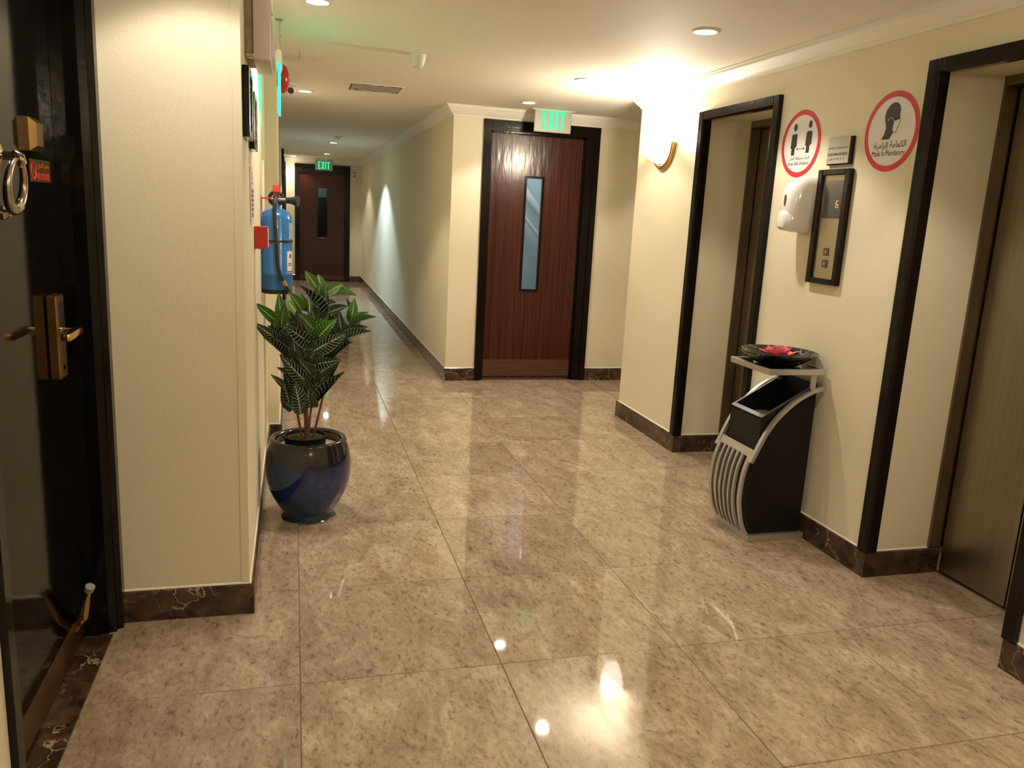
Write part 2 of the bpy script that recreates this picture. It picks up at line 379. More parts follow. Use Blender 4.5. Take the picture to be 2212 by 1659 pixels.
def text_g(s, width, height, M, bold=0, depth=.0004, g=None):
    """lettering s fitted to width x height, centred on M's origin, extruded a little"""
    c = bpy.data.curves.new('t', 'FONT'); c.body = s; c.offset = bold; c.extrude = 0.5; c.resolution_u = 2
    o = bpy.data.objects.new('t', c); C.objects.link(o)
    dg = bpy.context.evaluated_depsgraph_get()
    me = bpy.data.meshes.new_from_object(o.evaluated_get(dg))
    bpy.data.objects.remove(o); bpy.data.curves.remove(c)
    xs = [v.co.x for v in me.vertices]; ys = [v.co.y for v in me.vertices]
    x0, x1, y0, y1 = min(xs), max(xs), min(ys), max(ys)
    kx = width/(x1-x0); ky = height/(y1-y0)
    for v in me.vertices:
        v.co = M @ Vector(((v.co.x-(x0+x1)/2)*kx, (v.co.y-(y0+y1)/2)*ky, (v.co.z+.5)*depth))
    g = g or G(); g.bm.from_mesh(me); bpy.data.meshes.remove(me)
    return g
# Arabic presentation forms: (isolated, final, initial, medial)
AR = {'ا': 0xFE8D, 'أ': 0xFE83, 'إ': 0xFE87, 'ب': 0xFE8F, 'ت': 0xFE95, 'ة': 0xFE93, 'ج': 0xFE9D, 'ح': 0xFEA1, 'خ': 0xFEA5,
      'د': 0xFEA9, 'ر': 0xFEAD, 'ز': 0xFEAF, 'س': 0xFEB1, 'ص': 0xFEB9, 'ع': 0xFEC9, 'ف': 0xFED1, 'ق': 0xFED5, 'ك': 0xFED9,
      'ل': 0xFEDD, 'م': 0xFEE1, 'ن': 0xFEE5, 'ه': 0xFEE9, 'و': 0xFEED, 'ي': 0xFEF1, 'ى': 0xFEEF, 'ء': 0xFE80}
NOJOIN = set('اأإدرزوةىء')
def arabic(s):
    out = []
    for i, c in enumerate(s):
        if c not in AR: out.append(c); continue
        prev = i > 0 and s[i-1] in AR and s[i-1] not in NOJOIN
        nxt = i < len(s)-1 and s[i+1] in AR and c not in NOJOIN and c != 'ء'
        k = AR[c]
        out.append(chr(k + ((3 if c not in NOJOIN else 1) if prev and nxt else 1 if prev else 2 if nxt else 0)))
    return ''.join(reversed(out))

# ================================================================ SETTING
# floor: brown grout bed with individual polished tiles
fl = obj('floor', G().box(-.8, 5.0, -1.6, 15.4, -.06, -.0025), GROUT, loc=(0, 0, 0)); struct(fl)
T = .6; X0, Y0 = .012, 2.160
gm = G().box(-T/2+.0012, T/2-.0012, -T/2+.0012, T/2-.0012, -.012, 0).bm
bmesh.ops.bevel(gm, geom=[e for e in gm.edges if all(v.co.z > -.001 for v in e.verts)], offset=.0012, segments=1, affect='EDGES')
tile_me = bpy.data.meshes.new('tile'); gm.to_mesh(tile_me); gm.free(); tile_me.materials.append(TILE)
for j in range(-6, 22):
    for i in range(-1, 8):
        cx, cy = X0+(i+.5)*T, Y0+(j+.5)*T
        ok = (cy < 2.7 and cx < 2.8) or (2.5 < cy < 6.6 and -.3 < cx < 2.8) or (4.9 < cy < 6.6 and cx > 1) or (cy > 6.3 and -.3 < cx < 1.35)
        if not ok: continue
        t = bpy.data.objects.new('tile', tile_me); C.objects.link(t); t.parent = fl; t.location = (cx, cy, 0)
struct(obj('ceiling', G().box(-.8, 5.0, -1.6, 15.4, CEIL, CEIL+.08), CEILM))

H = CEIL
def wall(name, g): return struct(obj(name, g, WALL))
# left side: entry wall with the guest room door, the pier beside it, corridor wall with the pilaster
YD0, YD1, DZ = 1.66, 2.545, 2.04     # guest room door opening
g = G().box(-.70, -.545, -1.6, YD0-.05, 0, H).box(-.70, -.545, YD0-.05, 2.60, DZ+.04, H)
wall('wall_left_entry', g)
g = G().box(-.70, -.148, 2.62, 2.74, 0, H); wall('wall_left_pier', g)
g = G().box(-.26, -.148, 2.74, 10.98, 0, H).box(-.26, -.148, 11.98, 15.25, 0, H).box(-.26, -.148, 10.98, 11.98, 2.03, H)
wall('wall_left', g)
wall('wall_left_pilaster', G().box(-.148, -.086, 4.67, 5.30, 0, H))
struct(obj('trim_1', G().box(-.1735, -.1475, 2.6175, 2.62, .106, H, .0008), WALL))
# corridor right wall, centre wall, side hall, end wall
wall('wall_corridor_right', G().box(1.19, 1.30, 6.36, 15.25, 0, H))
g = G().box(1.30, 1.47, 6.36, 6.48, 0, H).box(2.36, 5.0, 6.36, 6.48, 0, H).box(1.47, 2.36, 6.36, 6.48, 2.03, H)
wall('wall_centre', g)
g = G().box(-.148, .06, 15.07, 15.18, 0, H).box(.94, 1.19, 15.07, 15.18, 0, H).box(.06, .94, 15.07, 15.18, 2.0, H)
wall('wall_end', g)
wall('wall_hall_end', G().box(5.0, 5.1, 5.0, 6.48, 0, H))
wall('wall_back', G().box(-.8, 3.0, -1.7, -1.6, 0, H))
# elevator wall: piers and lintels; two recesses
XE = 2.215; O1 = (3.525, 4.255); O2 = (1.845, 2.535); LZ = 1.94
g = (G().box(XE, 2.66, O1[1], 5.14, 0, H).box(XE, 2.66, O2[1], O1[0], 0, H).box(XE, 2.66, -1.6, O2[0], 0, H)
     .box(XE, 2.66, O1[0], O1[1], LZ, H).box(XE, 2.66, O2[0], O2[1], LZ, H))
wall('wall_right', g)
wall('wall_hall_side', G().box(2.66, 5.0, 5.04, 5.14, 0, H))
# rooms behind the two glazed doors (stairwells)
STAIRW = mat('grey_blue_stairwell_paint', (.52, .58, .60), .6)
struct(obj('wall_stairwell', G().box(1.30, 2.60, 7.6, 7.7, 0, H).box(2.6, 2.7, 6.48, 7.7, 0, H), STAIRW))
struct(obj('wall_far_stairwell', G().box(-.1, 1.25, 16.2, 16.3, 1.495, H), mat('teal_grey_paint', (.45, .62, .58), .6)))
struct(obj('wall_far_stairwell_panelling', G().box(-.1, 1.25, 16.2, 16.3, 0, 1.495), mat('dark_panelling', (.10, .085, .07), .6)))

# baseboards: 15 mm proud, 105 mm high, with an eased top edge
BB = [(0, 0), (.015, 0), (.015, .101), (.011, .105), (0, .105)]
BEAD = mat('cream_paint_bead', (.84, .78, .62), .4)
def base(name, path, side):
    b = struct(obj(name, G().sweep(path, BB, side), MARBLE, loc=(0, 0, 0)))
    obj('paint_bead', G().sweep(path, [(0, .1052), (.0055, .1052), (.003, .1085), (0, .1105)], side), BEAD, b)
base('baseboard_left_pier', [(-.531, 2.62), (-.148, 2.62), (-.148, 4.67), (-.086, 4.67), (-.086, 5.30), (-.148, 5.30), (-.148, 10.97)], -1)
base('baseboard_left_end', [(-.148, 11.99), (-.148, 15.07), (.02, 15.07)], -1)
base('baseboard_left_entry', [(-.545, -1.6), (-.545, 1.58)], -1)
base('baseboard_centre', [(1.438, 6.36), (1.19, 6.36), (1.19, 15.07), (.982, 15.07)], 1)
base('baseboard_centre_right', [(5.0, 6.36), (2.397, 6.36)], 1)
base('baseboard_hall', [(4.99, 5.14), (XE, 5.14), (XE, O1[1]), (2.560, O1[1])], -1)
base('baseboard_right', [(2.560, O1[0]), (XE, O1[0]), (XE, O2[1]), (2.560, O2[1])], -1)
base('baseboard_near_right', [(2.560, O2[0]), (XE, O2[0]), (XE, -1.5)], -1)
# crown moulding
CR = [(0, 2.078), (.008, 2.078), (.010, 2.088), (.020, 2.096), (.034, 2.112), (.050, 2.134), (.056, 2.136), (.058, 2.146), (.068, 2.148), (.068, CEIL), (0, CEIL)]
def crown(name, path, side): struct(obj(name, G().sweep(path, CR, side), PLASTER, loc=(0, 0, 0)))
crown('trim_2', [(5.0, 6.36), (1.19, 6.36), (1.19, 15.07), (-.148, 15.07)], 1)
crown('trim_3', [(5.0, 5.14), (XE, 5.14), (XE, -1.6)], -1)

# ---- door 1: black lacquered guest room door in the left wall
d1 = semp('door_1', (-.63, 2.1, 0), 'glossy black guest room door with brass lock at left edge', None)
del d1['label']
g = G()
st = [(-.530, 2.612), (-.530, 2.575), (-.545, 2.568), (-.545, 2.552), (-.566, 2.548), (-.566, 2.541), (-.600, 2.538), (-.600, 2.532), (-.69, 2.532), (-.69, 2.612)]
g.prism(st, 0, DZ, 'z', 0)
mir = [(x, YD0-(y-YD1)) for x, y in st]
g.prism(mir, 0, DZ, 'z', 0)
g.box(-.69, -.530, YD0-.06, 2.612, DZ, DZ+.07, .003)
obj('frame', g, BLACK, d1)
leaf = obj('leaf', G().box(-.675, -.632, YD0+.014, 2.530, .012, DZ, .002), BLACKDOOR, d1)
obj('kickplate', G().box(-.6318, -.6300, YD0+.04, 2.50, .014, .115, .0005), BRASSD, d1)
# doorstop horn
g = G().tube([(-.632, 2.415, .112), (-.618, 2.412, .118), (-.604, 2.403, .140), (-.594, 2.392, .178), (-.584, 2.381, .212), (-.576, 2.373, .232)], [.016, .020, .018, .015, .011, .010], 14)
g.tube([(-.632, 2.415, .090), (-.622, 2.414, .118)], [.015, .017], 14)
ds = obj('door_holder', g, BRASS, d1, True)
obj('rubber_tip', G().tube([(-.576, 2.373, .231), (-.570, 2.368, .246)], [.013, .0135], 14), GREYPL, ds, True)
# electronic lock with lever
g = G().box(-.632, -.604, 2.348, 2.418, .858, 1.083, .004)
lk = obj('lock', g, BRASSD, d1)
obj('lock_window', G().box(-.6045, -.6030, 2.362, 2.408, .985, 1.065, .0005), WINDOWPL, lk)
obj('keyhole', G().lathe([(0, 0), (.008, 0), (.008, .003), (0, .003)], basis((-.604, 2.388, .885), (0, 0, 1), (0, 1, 0)), 16), CHROME, lk)
g = G().tube([(-.604, 2.388, .985), (-.572, 2.388, .985)], [.012, .010], 14)
g.box(-.580, -.556, 2.265, 2.402, .975, .997, .006)
obj('lever', g, BRASS, lk, True)
# raised square plate
g = G()
t = bmesh.new()
A = [(2.268, 1.447), (2.348, 1.447), (2.348, 1.527), (2.268, 1.527)]
def ring(x, k): return [t.verts.new((x, 2.308+(y-2.308)*k, 1.487+(z-1.487)*k)) for y, z in A]
R_ = [ring(-.632, 1), ring(-.620, 1), ring(-.606, .68)]
for a, b in zip(R_, R_[1:]):
    for k in range(4): t.faces.new((a[k], a[(k+1) % 4], b[(k+1) % 4], b[k]))
t.faces.new(R_[0]); t.faces.new(R_[-1]); bmesh.ops.recalc_face_normals(t, faces=t.faces[:])
obj('brass_plate', g.add(t), BRASSD, d1)
# sticker with red print
stk = obj('no_smoking_sticker', G().box(-.6320, -.6314, 2.300, 2.476, 1.374, 1.430), FILM, d1)
Ms = basis((-.6314, 2.41, 1.390), (0, -1, 0), (0, 0, 1))
Ms = basis((-.6314, 2.41, 1.388), (0, 1, 0), (0, 0, 1))
g = text_g('NO SMOKING', .11, .018, Ms, .02)
g = text_g(arabic('ممنوع التدخين'), .11, .020, basis((-.6314, 2.41, 1.413), (0, 1, 0), (0, 0, 1)), .01, g=g)
g.tube([(-.631, 2.324+.019*math.cos(a*PI/12), 1.402+.022*math.sin(a*PI/12)) for a in range(24)], .0022, 6, True)
g.tube([(-.631, 2.311, 1.417), (-.631, 2.337, 1.387)], .0022, 6)
obj('red_lettering', g, ORANGE, stk)
# ring knocker
kn = obj('knocker', G().lathe([(.030, 0), (.030, .004), (.020, .009), (.010, .012), (.009, .030), (0, .030)], basis((-.632, 2.075, 1.425), (0, 1, 0), (0, 0, 1)), 24), NICKEL, d1, True)
g = G().tube([(-.606, 2.075, 1.425), (-.596, 2.075, 1.430), (-.588, 2.075, 1.424), (-.585, 2.075, 1.412), (-.590, 2.075, 1.402)], [.008, .010, .011, .010, .006], 12)
obj('loop', g, NICKEL, kn, True)
pts = []; rr = []
for a in range(40):
    th = PI/2 + 2*PI*a/40; dn = (1-math.sin(th))/2
    pts.append((-.594+.014*0-.012*dn, 2.075+.056*math.cos(th), 1.363+.056*math.sin(th)))
    rr.append(.0065+.0045*dn + (.0016 if (dn > .86 and a % 2) else 0))
obj('ring', G().tube(pts, rr, 12, True), NICKEL, kn, True)
obj('striker', G().lathe([(.016, 0), (.016, .006), (.010, .012), (.009, .018), (0, .02)], basis((-.632, 2.075, 1.300), (0, 1, 0), (0, 0, 1)), 20), NICKEL, kn, True)
# threshold
struct(obj('trim_4', G().box(-.69, -.552, YD0-.02, 2.531, .0, .005, .002), MARBLE))

# ---- glazed wooden exit doors
def exit_door(name, x0, x1, ztop, y, lx0, lx1, lz1, gx0, gx1, gz0, gz1, wood, kick):
    d = bpyempty(name, ((x0+x1)/2, y, 0)); struct(d)
    g = G()
    yb = y+.085
    for s, xo, xi in ((1, x0, lx0), (-1, x1, lx1)):
        st = xo+s*.045
        poly = [(xo, y-.018), (st, y-.018), (st, y-.004), (xi-s*.012, y-.004), (xi-s*.012, y+.030), (xi+s*.006, y+.030), (xi+s*.006, yb), (xo+s*.036, yb), (xo+s*.036, y-.0005), (xo, y-.0005)]
        g.prism(poly, 0, ztop, 'z')
    g.prism([(y-.020, ztop), (y-.020, ztop-.048), (y-.006, ztop-.048), (y-.006, lz1+.010), (y+.030, lz1+.010), (y+.030, lz1-.006), (yb, lz1-.006), (yb, ztop-.045), (y-.0005, ztop-.045), (y-.0005, ztop)], x0, x1, 'x')
    obj('frame', g, TRIM, d)
    a, b, yl0, yl1 = lx0+.002, lx1-.002, y+.032, y+.072
    g = G().box(a, gx0, yl0, yl1, .012, lz1).box(gx1, b, yl0, yl1, .012, lz1).box(gx0, gx1, yl0, yl1, .012, gz0).box(gx0, gx1, yl0, yl1, gz1, lz1)
    lf = obj('leaf', g, wood, d)
    wv = .012
    g = G().box(gx0-wv, gx0+.006, yl0-.008, yl0+.004, gz0-wv, gz1+wv, .002).box(gx1-.006, gx1+wv, yl0-.008, yl0+.004, gz0-wv, gz1+wv, .002)
    g.box(gx0, gx1, yl0-.008, yl0+.004, gz0-wv, gz0+.006, .002).box(gx0, gx1, yl0-.008, yl0+.004, gz1-.006, gz1+wv, .002)
    obj('glazing_bead', g, TRIM, lf)
    obj('pane', G().box(gx0, gx1, yl0+.012, yl0+.017, gz0, gz1), GLASS, lf)
    obj('kick_board', G().box(a+.004, b-.004, yl0-.004, yl0, .030, kick, .001), KICKW, lf)
    return d
exit_door('door_2', 1.430, 2.393, 2.072, 6.36, 1.503, 2.270, 1.980, 1.802, 1.942, .755, 1.653, MAHOG, .168)
exit_door('door_3', .020, .978, 2.050, 15.07, .100, .885, 1.895, .420, .573, .770, 1.650, MAHOGD, .10)
# handrail seen through the nearer pane
sr = obj('stair_handrail', G().tube([(1.75, 7.35, 1.95), (2.35, 7.35, 1.25)], .035, 12).tube([(1.75, 7.35, 1.72), (2.35, 7.35, 1.02)], .02, 12).tube([(2.30, 7.35, 1.30), (2.30, 7.35, 0)], .02, 10), WHITEMT, None, True)
tag(sr, 'pale sloping handrail in the stairwell, seen through the nearer exit door glass', 'handrail')
# guest room doors seen edge-on far down the corridor's left wall
d = bpyempty('door_6', (-.15, 11.48, 0)); struct(d)
g = G().box(-.15, -.118, 10.985, 11.05, 0, 2.03, .003).box(-.15, -.118, 11.91, 11.975, 0, 2.03, .003).box(-.15, -.118, 11.05, 11.91, 1.965, 2.03, .003)
obj('frame', g, TRIM, d)
obj('leaf', G().box(-.21, -.17, 11.05, 11.91, .01, 1.965), BLACKDOOR, d)
d = bpyempty('door_7', (-.14, 13.85, 0)); struct(d)
obj('frame', G().box(-.147, -.122, 13.6, 13.66, 0, 2.0, .003).box(-.147, -.122, 14.4, 14.46, 0, 2.0, .003).box(-.147, -.122, 13.66, 14.4, 1.94, 2.0, .003), TRIM, d)
obj('leaf', G().box(-.147, -.140, 13.66, 14.4, .01, 1.94), BLACKDOOR, d)

# ---- elevators: black corner trims, steel jambs and doors
def elevator(n, o, tn):
    y0, y1 = o
    d = bpyempty('door_%d' % n, (2.6, (y0+y1)/2, 0)); struct(d)
    g = G().box(2.505, 2.5895, y1-.012, y1-.0005, .108, LZ-.0005, .001).box(2.505, 2.5895, y0+.0005, y0+.012, .108, LZ-.0005, .001)
    g.box(2.505, 2.5895, y0+.012, y1-.012, LZ-.035, LZ-.0005, .001)
    obj('jamb', g, STEELD, d)
    ym = y0+.345 if n == 5 else y0+.36
    obj('gap', G().box(2.590, 2.60, y0+.001, y1-.001, .004, LZ-.002), BLKDARK, d)
    obj('door_panel', G().box(2.566, 2.588, ym+.0035, y1-.019, .008, LZ-.039, .002), STEEL, d)
    obj('door_panel', G().box(2.566, 2.588, y0+.019, ym-.0035, .008, LZ-.039, .002), STEEL, d)
    obj('sill', G().box(2.5605, 2.5895, y0+.016, y1-.016, .0, .006, .001), STEELD, d)
    t = bpyempty('trim_%d' % tn, (2.2, (y0+y1)/2, .11)); struct(t)
    fx = 2.190
    def L(ya, s): # s=+1 far leg (opening lies towards -y)
        return [(fx, ya+s*.027), (XE-.0005, ya+s*.027), (XE-.0005, ya-s*.0005), (2.246, ya-s*.0005), (2.246, ya-s*.021), (2.200, ya-s*.024), (fx, ya-s*.016)]
    zb = .1065
    a = obj('post', G().prism(L(y1, 1), zb, 1.968, 'z', .0015), TRIM, t)
    b = obj('post', G().prism(L(y0, -1), zb, 1.968, 'z', .0015), TRIM, t)
    hd = [(fx, 1.968), (XE-.0005, 1.968), (XE-.0005, LZ+.0), (2.246, LZ-.0005), (2.246, LZ-.020), (2.200, LZ-.024), (fx, LZ-.015)]
    g = G(); t2 = bmesh.new()
    v0 = [t2.verts.new((p[0], y0+.024, p[1])) for p in hd]; v1 = [t2.verts.new((p[0], y1-.024, p[1])) for p in hd]
    t2.faces.new(v0); t2.faces.new(v1[::-1])
    for i in range(len(hd)): t2.faces.new((v0[i], v1[i], v1[(i+1) % len(hd)], v0[(i+1) % len(hd)]))
    bmesh.ops.recalc_face_normals(t2, faces=t2.faces[:])
    obj('head', g.add(t2), TRIM, t)
elevator(4, O1, 5)
elevator(5, O2, 6)

# ================================================================ LIGHT FIXTURES
LBL = ['round recessed downlight at the top edge, over the potted plant',
       'bright round recessed downlight in front of the first elevator, nearest on the right',
       'round recessed downlight in front of the wall sconce',
       'small round recessed downlight above the green sign of the nearer exit door',
       'round recessed downlight beside the small white ceiling camera',
       'bluish white recessed downlight beside the smoke detector down the corridor',
       'small warm recessed downlight just before the far exit sign',
       'tiny recessed downlight at the far left end of the corridor ceiling']
for k, (x, y, c, p) in enumerate(DOWNLIGHTS):
    lab = LBL[k] if k < len(LBL) else 'round recessed downlight in the ceiling behind the camera'
    t = thing('downlight', lab, 'ceiling light', (x, y, CEIL), 'round recessed downlights in the ceiling')
    if k >= len(LBL): t['label'] = ['recessed downlight over the near elevator, behind the view', 'recessed downlight over the black door, behind the view', 'recessed downlight over the lobby behind the view', 'recessed downlight in the side hall behind the sconce wall'][k-len(LBL)]
    obj('trim_ring', G().lathe([(.042, -.002), (.045, -.006), (.056, -.005), (.060, -.0005), (.042, -.0005)], Matrix.Translation((x, y, CEIL)), 32, cap=False), WHITEMT, t, True)
    obj('lens', G().lathe([(0, -.0035), (.042, -.0035), (.042, -.001), (0, -.001)], Matrix.Translation((x, y, CEIL)), 28), GLOWC if c is COOL else GLOWW, t)
    l = bpy.data.lights.new('spot', 'SPOT'); l.energy = SPOT_W*p; l.color = c; l.spot_size = math.radians(114); l.spot_blend = .32; l.shadow_soft_size = .035
    lo = bpy.data.objects.new('spot', l); C.objects.link(lo); lo.parent = t; lo.location = (0, 0, -.012)
# wall sconce: half bowl of opal glass over a brass ring, open at the top
SY, SZ = 4.74, 1.835
sco = thing('wall_sconce', 'lit half-bowl glass wall sconce with curved brass trim', 'wall light', (XE, SY, SZ-.15))
g = G(); t = bmesh.new(); NU, NV = 18, 10; rings = []
for j in range(NV+1):
    ph = PI/2*j/NV
    r = math.cos(ph)**.75; zz = SZ - .125*math.sin(ph)
    rings.append([t.verts.new((XE-.012-.118*r*math.sin(PI*i/NU), SY+.125*r*math.cos(PI*i/NU), zz)) for i in range(NU+1)])
for j in range(NV):
    for i in range(NU): t.faces.new((rings[j][i], rings[j][i+1], rings[j+1][i+1], rings[j+1][i]))
bmesh.ops.remove_doubles(t, verts=t.verts[:], dist=1e-5); bmesh.ops.recalc_face_normals(t, faces=t.faces[:])
obj('glass_bowl', g.add(t), SCONCE, sco, True)
g = G()
arc = [(SY+.148*math.cos(PI+PI*i/24), SZ-.002+.150*math.sin(PI+PI*i/24)) for i in range(25)]
g.tube([(XE-.012, y, z) for y, z in arc], .009, 10)
g.tube([(XE-.022, SY+(y-SY)*.93, SZ+(z-SZ)*.93) for y, z in arc], .006, 10)
obj('brass_rim', g, BRASS, sco, True)
obj('back_plate', G().prism([(SY+.14*math.cos(PI+PI*i/24), SZ+.14*math.sin(PI+PI*i/24)) for i in range(25)], XE-.010, XE-.0005, 'x'), BRASSD, sco)
l = bpy.data.lights.new('bulb', 'POINT'); l.energy = 52; l.color = (1, .88, .70); l.shadow_soft_size = .03
lo = bpy.data.objects.new('bulb', l); C.objects.link(lo); lo.parent = sco; lo.location = (-.065, 0, .15+.03); l.shadow_soft_size = .05
# two uplighters added outside the view to brighten the ceiling and room
for (x, y, z) in ((XE-.075, .55, 1.87), (.6, -1.5, 1.87)):
    t_ = thing('wall_uplighter', 'bowl uplighter on the wall behind the camera', 'wall light', (x, y, z-.05))
    t_['label'] = 'bowl uplighter on the right wall, behind the view' if y > 0 else 'bowl uplighter on the back wall, behind the view'
    obj('bowl', G().lathe([(0, 0), (.04, .006), (.06, .03), (.062, .03), (.042, .002), (0, -.004)], Matrix.Translation((x, y, z-.05)), 24), BRASSD, t_, True)
    l = bpy.data.lights.new('bulb', 'POINT'); l.energy = 30; l.color = (1, .87, .68); l.shadow_soft_size = .03
    lo = bpy.data.objects.new('bulb', l); C.objects.link(lo); lo.parent = t_; lo.location = (0, 0, .05)
# cool light of the stairwells
for (x, y, z, e) in ((1.75, 7.0, 1.9, 13), (.15, 15.8, 2.0, 3.0)):
    l = bpy.data.lights.new('stair_light', 'POINT'); l.energy = e; l.color = (.76, .88, 1); l.shadow_soft_size = .1
    lo = bpy.data.objects.new('stair_light', l); C.objects.link(lo); lo.location = (x, y, z)

# ================================================================ EXIT SIGNS
def exit_letters(M, w, h):
    """E X I T drawn as plates inside w x h, origin bottom left"""
    g = G(); s = .135*h; D = .0015
    lw = w*.205; x = 0
    def poly(p): g.prism(p, 0, D, 'z', M=M)
    # E
    poly([(0, 0), (lw, 0), (lw, .14*h), (s, .14*h), (s, .43*h), (lw*.88, .43*h), (lw*.88, .57*h), (s, .57*h), (s, .86*h), (lw, .86*h), (lw, h), (0, h)])
    x = lw+.055*w; lx = w*.255
    q = s*1.05
    poly([(x, 0), (x+q, 0), (x+lx/2, .36*h), (x+lx-q, 0), (x+lx, 0), (x+lx/2+q*.52, .5*h), (x+lx, h), (x+lx-q, h), (x+lx/2, .64*h), (x+q, h), (x, h), (x+lx/2-q*.52, .5*h)])
    x += lx+.055*w
    poly([(x, 0), (x+s*1.1, 0), (x+s*1.1, h), (x, h)])
    x += s*1.1+.05*w; lt = w-x
    poly([(x+lt/2-s*.55, 0), (x+lt/2+s*.55, 0), (x+lt/2+s*.55, .86*h), (x+lt, .86*h), (x+lt, h), (x, h), (x, .86*h), (x+lt/2-s*.55, .86*h)])
    return g
GREYSIGN = emitm('dim_translucent_sign_panel', (.60, .62, .42), .02)
GREYSIGN.node_tree.nodes['Principled BSDF'].inputs['Base Color'].default_value = (.40, .38, .28, 1)
s1 = thing('exit_sign', 'hanging sign with glowing green EXIT letters over the nearer mahogany door', 'exit sign', (1.925, 6.17, 1.985))
obj('panel', G().box(1.778, 2.073, 6.160, 6.180, 1.988, 2.1545, .004), GREYSIGN, s1)
obj('lettering', exit_letters(basis((1.838, 6.1595, 2.010), (1, 0, 0), (0, 0, 1)), .188, .142), EXITG, s1)
obj('bracket', G().box(1.755, 2.095, 6.15, 6.20, 2.148, 2.1548, .002), WHITEMT, s1)
s2 = thing('exit_sign', 'small green EXIT sign over the far door at the corridor end', 'exit sign', (.518, 14.95, 1.94))
obj('panel', G().box(.371, .666, 14.94, 14.96, 1.945, 2.120, .004), GREYSIGN, s2)
obj('lettering', exit_letters(basis((.418, 14.9395, 1.970), (1, 0, 0), (0, 0, 1)), .205, .125), EXITG, s2)
obj('bracket', G().box(.45, .59, 14.94, 14.96, 2.120, 2.1548, .002), WHITEMT, s2)
# edge-on one by the left wall
s3 = thing('exit_sign', 'edge-on hanging exit sign with glowing cyan acrylic edge, chained by the left wall', 'exit sign', (-.062, 4.1, 1.76))
obj('housing', G().prism([(-.076, 1.985), (-.070, 1.965), (-.054, 1.965), (-.048, 1.985), (-.048, 2.005), (-.054, 2.018), (-.070, 2.018), (-.076, 2.005)], 3.94, 4.26, 'y', .001), WHITEMT, s3)
obj('acrylic_panel', G().box(-.066, -.058, 3.95, 4.25, 1.765, 1.966, .001), CYAN, s3)
obj('cable', G().tube([(-.062, 4.02, 2.018), (-.064, 4.015, 2.05), (-.062, 4.01, 2.10), (-.062, 4.0, 2.1545)], .0022, 8), WHITEPL, s3, True)
g = G()
for k in range(9):
    zc = 2.026+k*.0145
    M = Matrix.Translation((-.057, 4.0, zc)) @ Matrix.Rotation(PI/2*(k % 2), 4, 'Z') @ Matrix.Rotation(PI/2, 4, 'X')
    g.tube([(.0035*math.cos(a*PI/5), .0085*math.sin(a*PI/5), 0) for a in range(10)], .0012, 6, True, M)
obj('chain', g, GREYPL, s3, True)
obj('ceiling_hook', G().box(-.075, -.045, 3.985, 4.015, 2.150, 2.1548, .001), GREYPL, s3)

# ================================================================ LEFT WALL ITEMS
XW = -.148
em = thing('emergency_light', 'white wall-mounted emergency light box high on the left pier', 'emergency light', (XW, 3.0, 1.80))
obj('mount_plate', G().box(XW, -.124, 2.86, 3.16, 1.815, 2.10, .002), mat('shadowed_grey_box', (.20, .16, .11), .6, noise=(20, (.36, .30, .16), (1, 1, 1))), em)  # back plate in a dark mottled colour
obj('housing', G().box(-.123, -.068, 2.85, 3.17, 1.797, 2.12, .007), mat('ivory_plastic_box', (.66, .58, .52), .45), em, True)
obj('bracket', G().box(-.146, -.118, 2.845, 2.862, 1.802, 1.815, .002), NICKEL, em)
obj('cover', G().prism([(-.068, 1.805), (-.060, 1.815), (-.060, 1.90), (-.066, 1.93), (-.066, 2.10), (-.068, 2.11)], 2.87, 3.15, 'y', .001), WHITEPL, em)
for yy, zz in ((2.90, 2.02), (2.90, 1.95)): obj('indicator', G().lathe([(.007, 0), (.006, .004), (0, .006)], basis((-.066, yy, zz), (0, 1, 0), (0, 0, 1)), 12), CHROME, em, True)
def wall_frame(y0, y1, z0, z1, label, picture):
    t = thing('picture_frame', label, 'frame', (XW, (y0+y1)/2, z0), 'small black frames on the left wall')
    k = .022; g = G()
    g.box(XW+.0005, XW+.022, y0, y0+k, z0, z1, .003).box(XW+.0005, XW+.022, y1-k, y1, z0, z1, .003)
    g.box(XW+.0005, XW+.022, y0+k, y1-k, z0, z0+k, .003).box(XW+.0005, XW+.022, y0+k, y1-k, z1-k, z1, .003)
    obj('frame', g, BLACK, t); obj('glazed_print', G().box(XW+.0005, XW+.014, y0+k, y1-k, z0+k, z1-k), PAPER, t)
    obj('print', G().box(XW+.014, XW+.0145, y0+k*2, y1-k*2.2, (z0+z1)/2-.02, z1-k*1.6), picture, t)
wall_frame(2.668, 2.885, 1.545, 1.752, 'black-framed glazed notice seen edge-on, the nearer of two on the left wall', mat('green_print', (.10, .35, .2), .4))
wall_frame(3.01, 3.20, 1.530, 1.720, 'black-framed glazed notice seen edge-on, the farther of two on the left wall', mat('grey_print', (.3, .35, .3), .4))
# long instruction board
ib = thing('instruction_board', 'narrow white instruction board with blue and red panels above the red call point', 'sign', (XW, 3.10, 1.28))
obj('board', G().box(XW+.0005, XW+.006, 3.02, 3.17, 1.285, 1.475, .001), WHITEPR, ib)
g = G()
for k in range(5): g.box(XW+.006, XW+.0066, 3.035, 3.155, 1.32+k*.016, 1.331+k*.016)
obj('blue_panels', g, mat('navy_print', (.05, .05, .22), .4), ib)
obj('red_panel', G().box(XW+.006, XW+.0066, 3.035, 3.155, 1.298, 1.312), RED, ib)
g = G()
for k in range(3): g.box(XW+.006, XW+.0064, 3.05, 3.13-.02*k, 1.415+k*.016, 1.419+k*.016)
obj('caption', g, INK, ib)
cp = thing('call_point', 'small red box projecting from the left wall beside the blue extinguisher', 'fire call point', (XW, 3.33, 1.17))
obj('body', G().box(XW+.0005, -.098, 3.30, 3.39, 1.174, 1.260, .002), REDPL, cp)
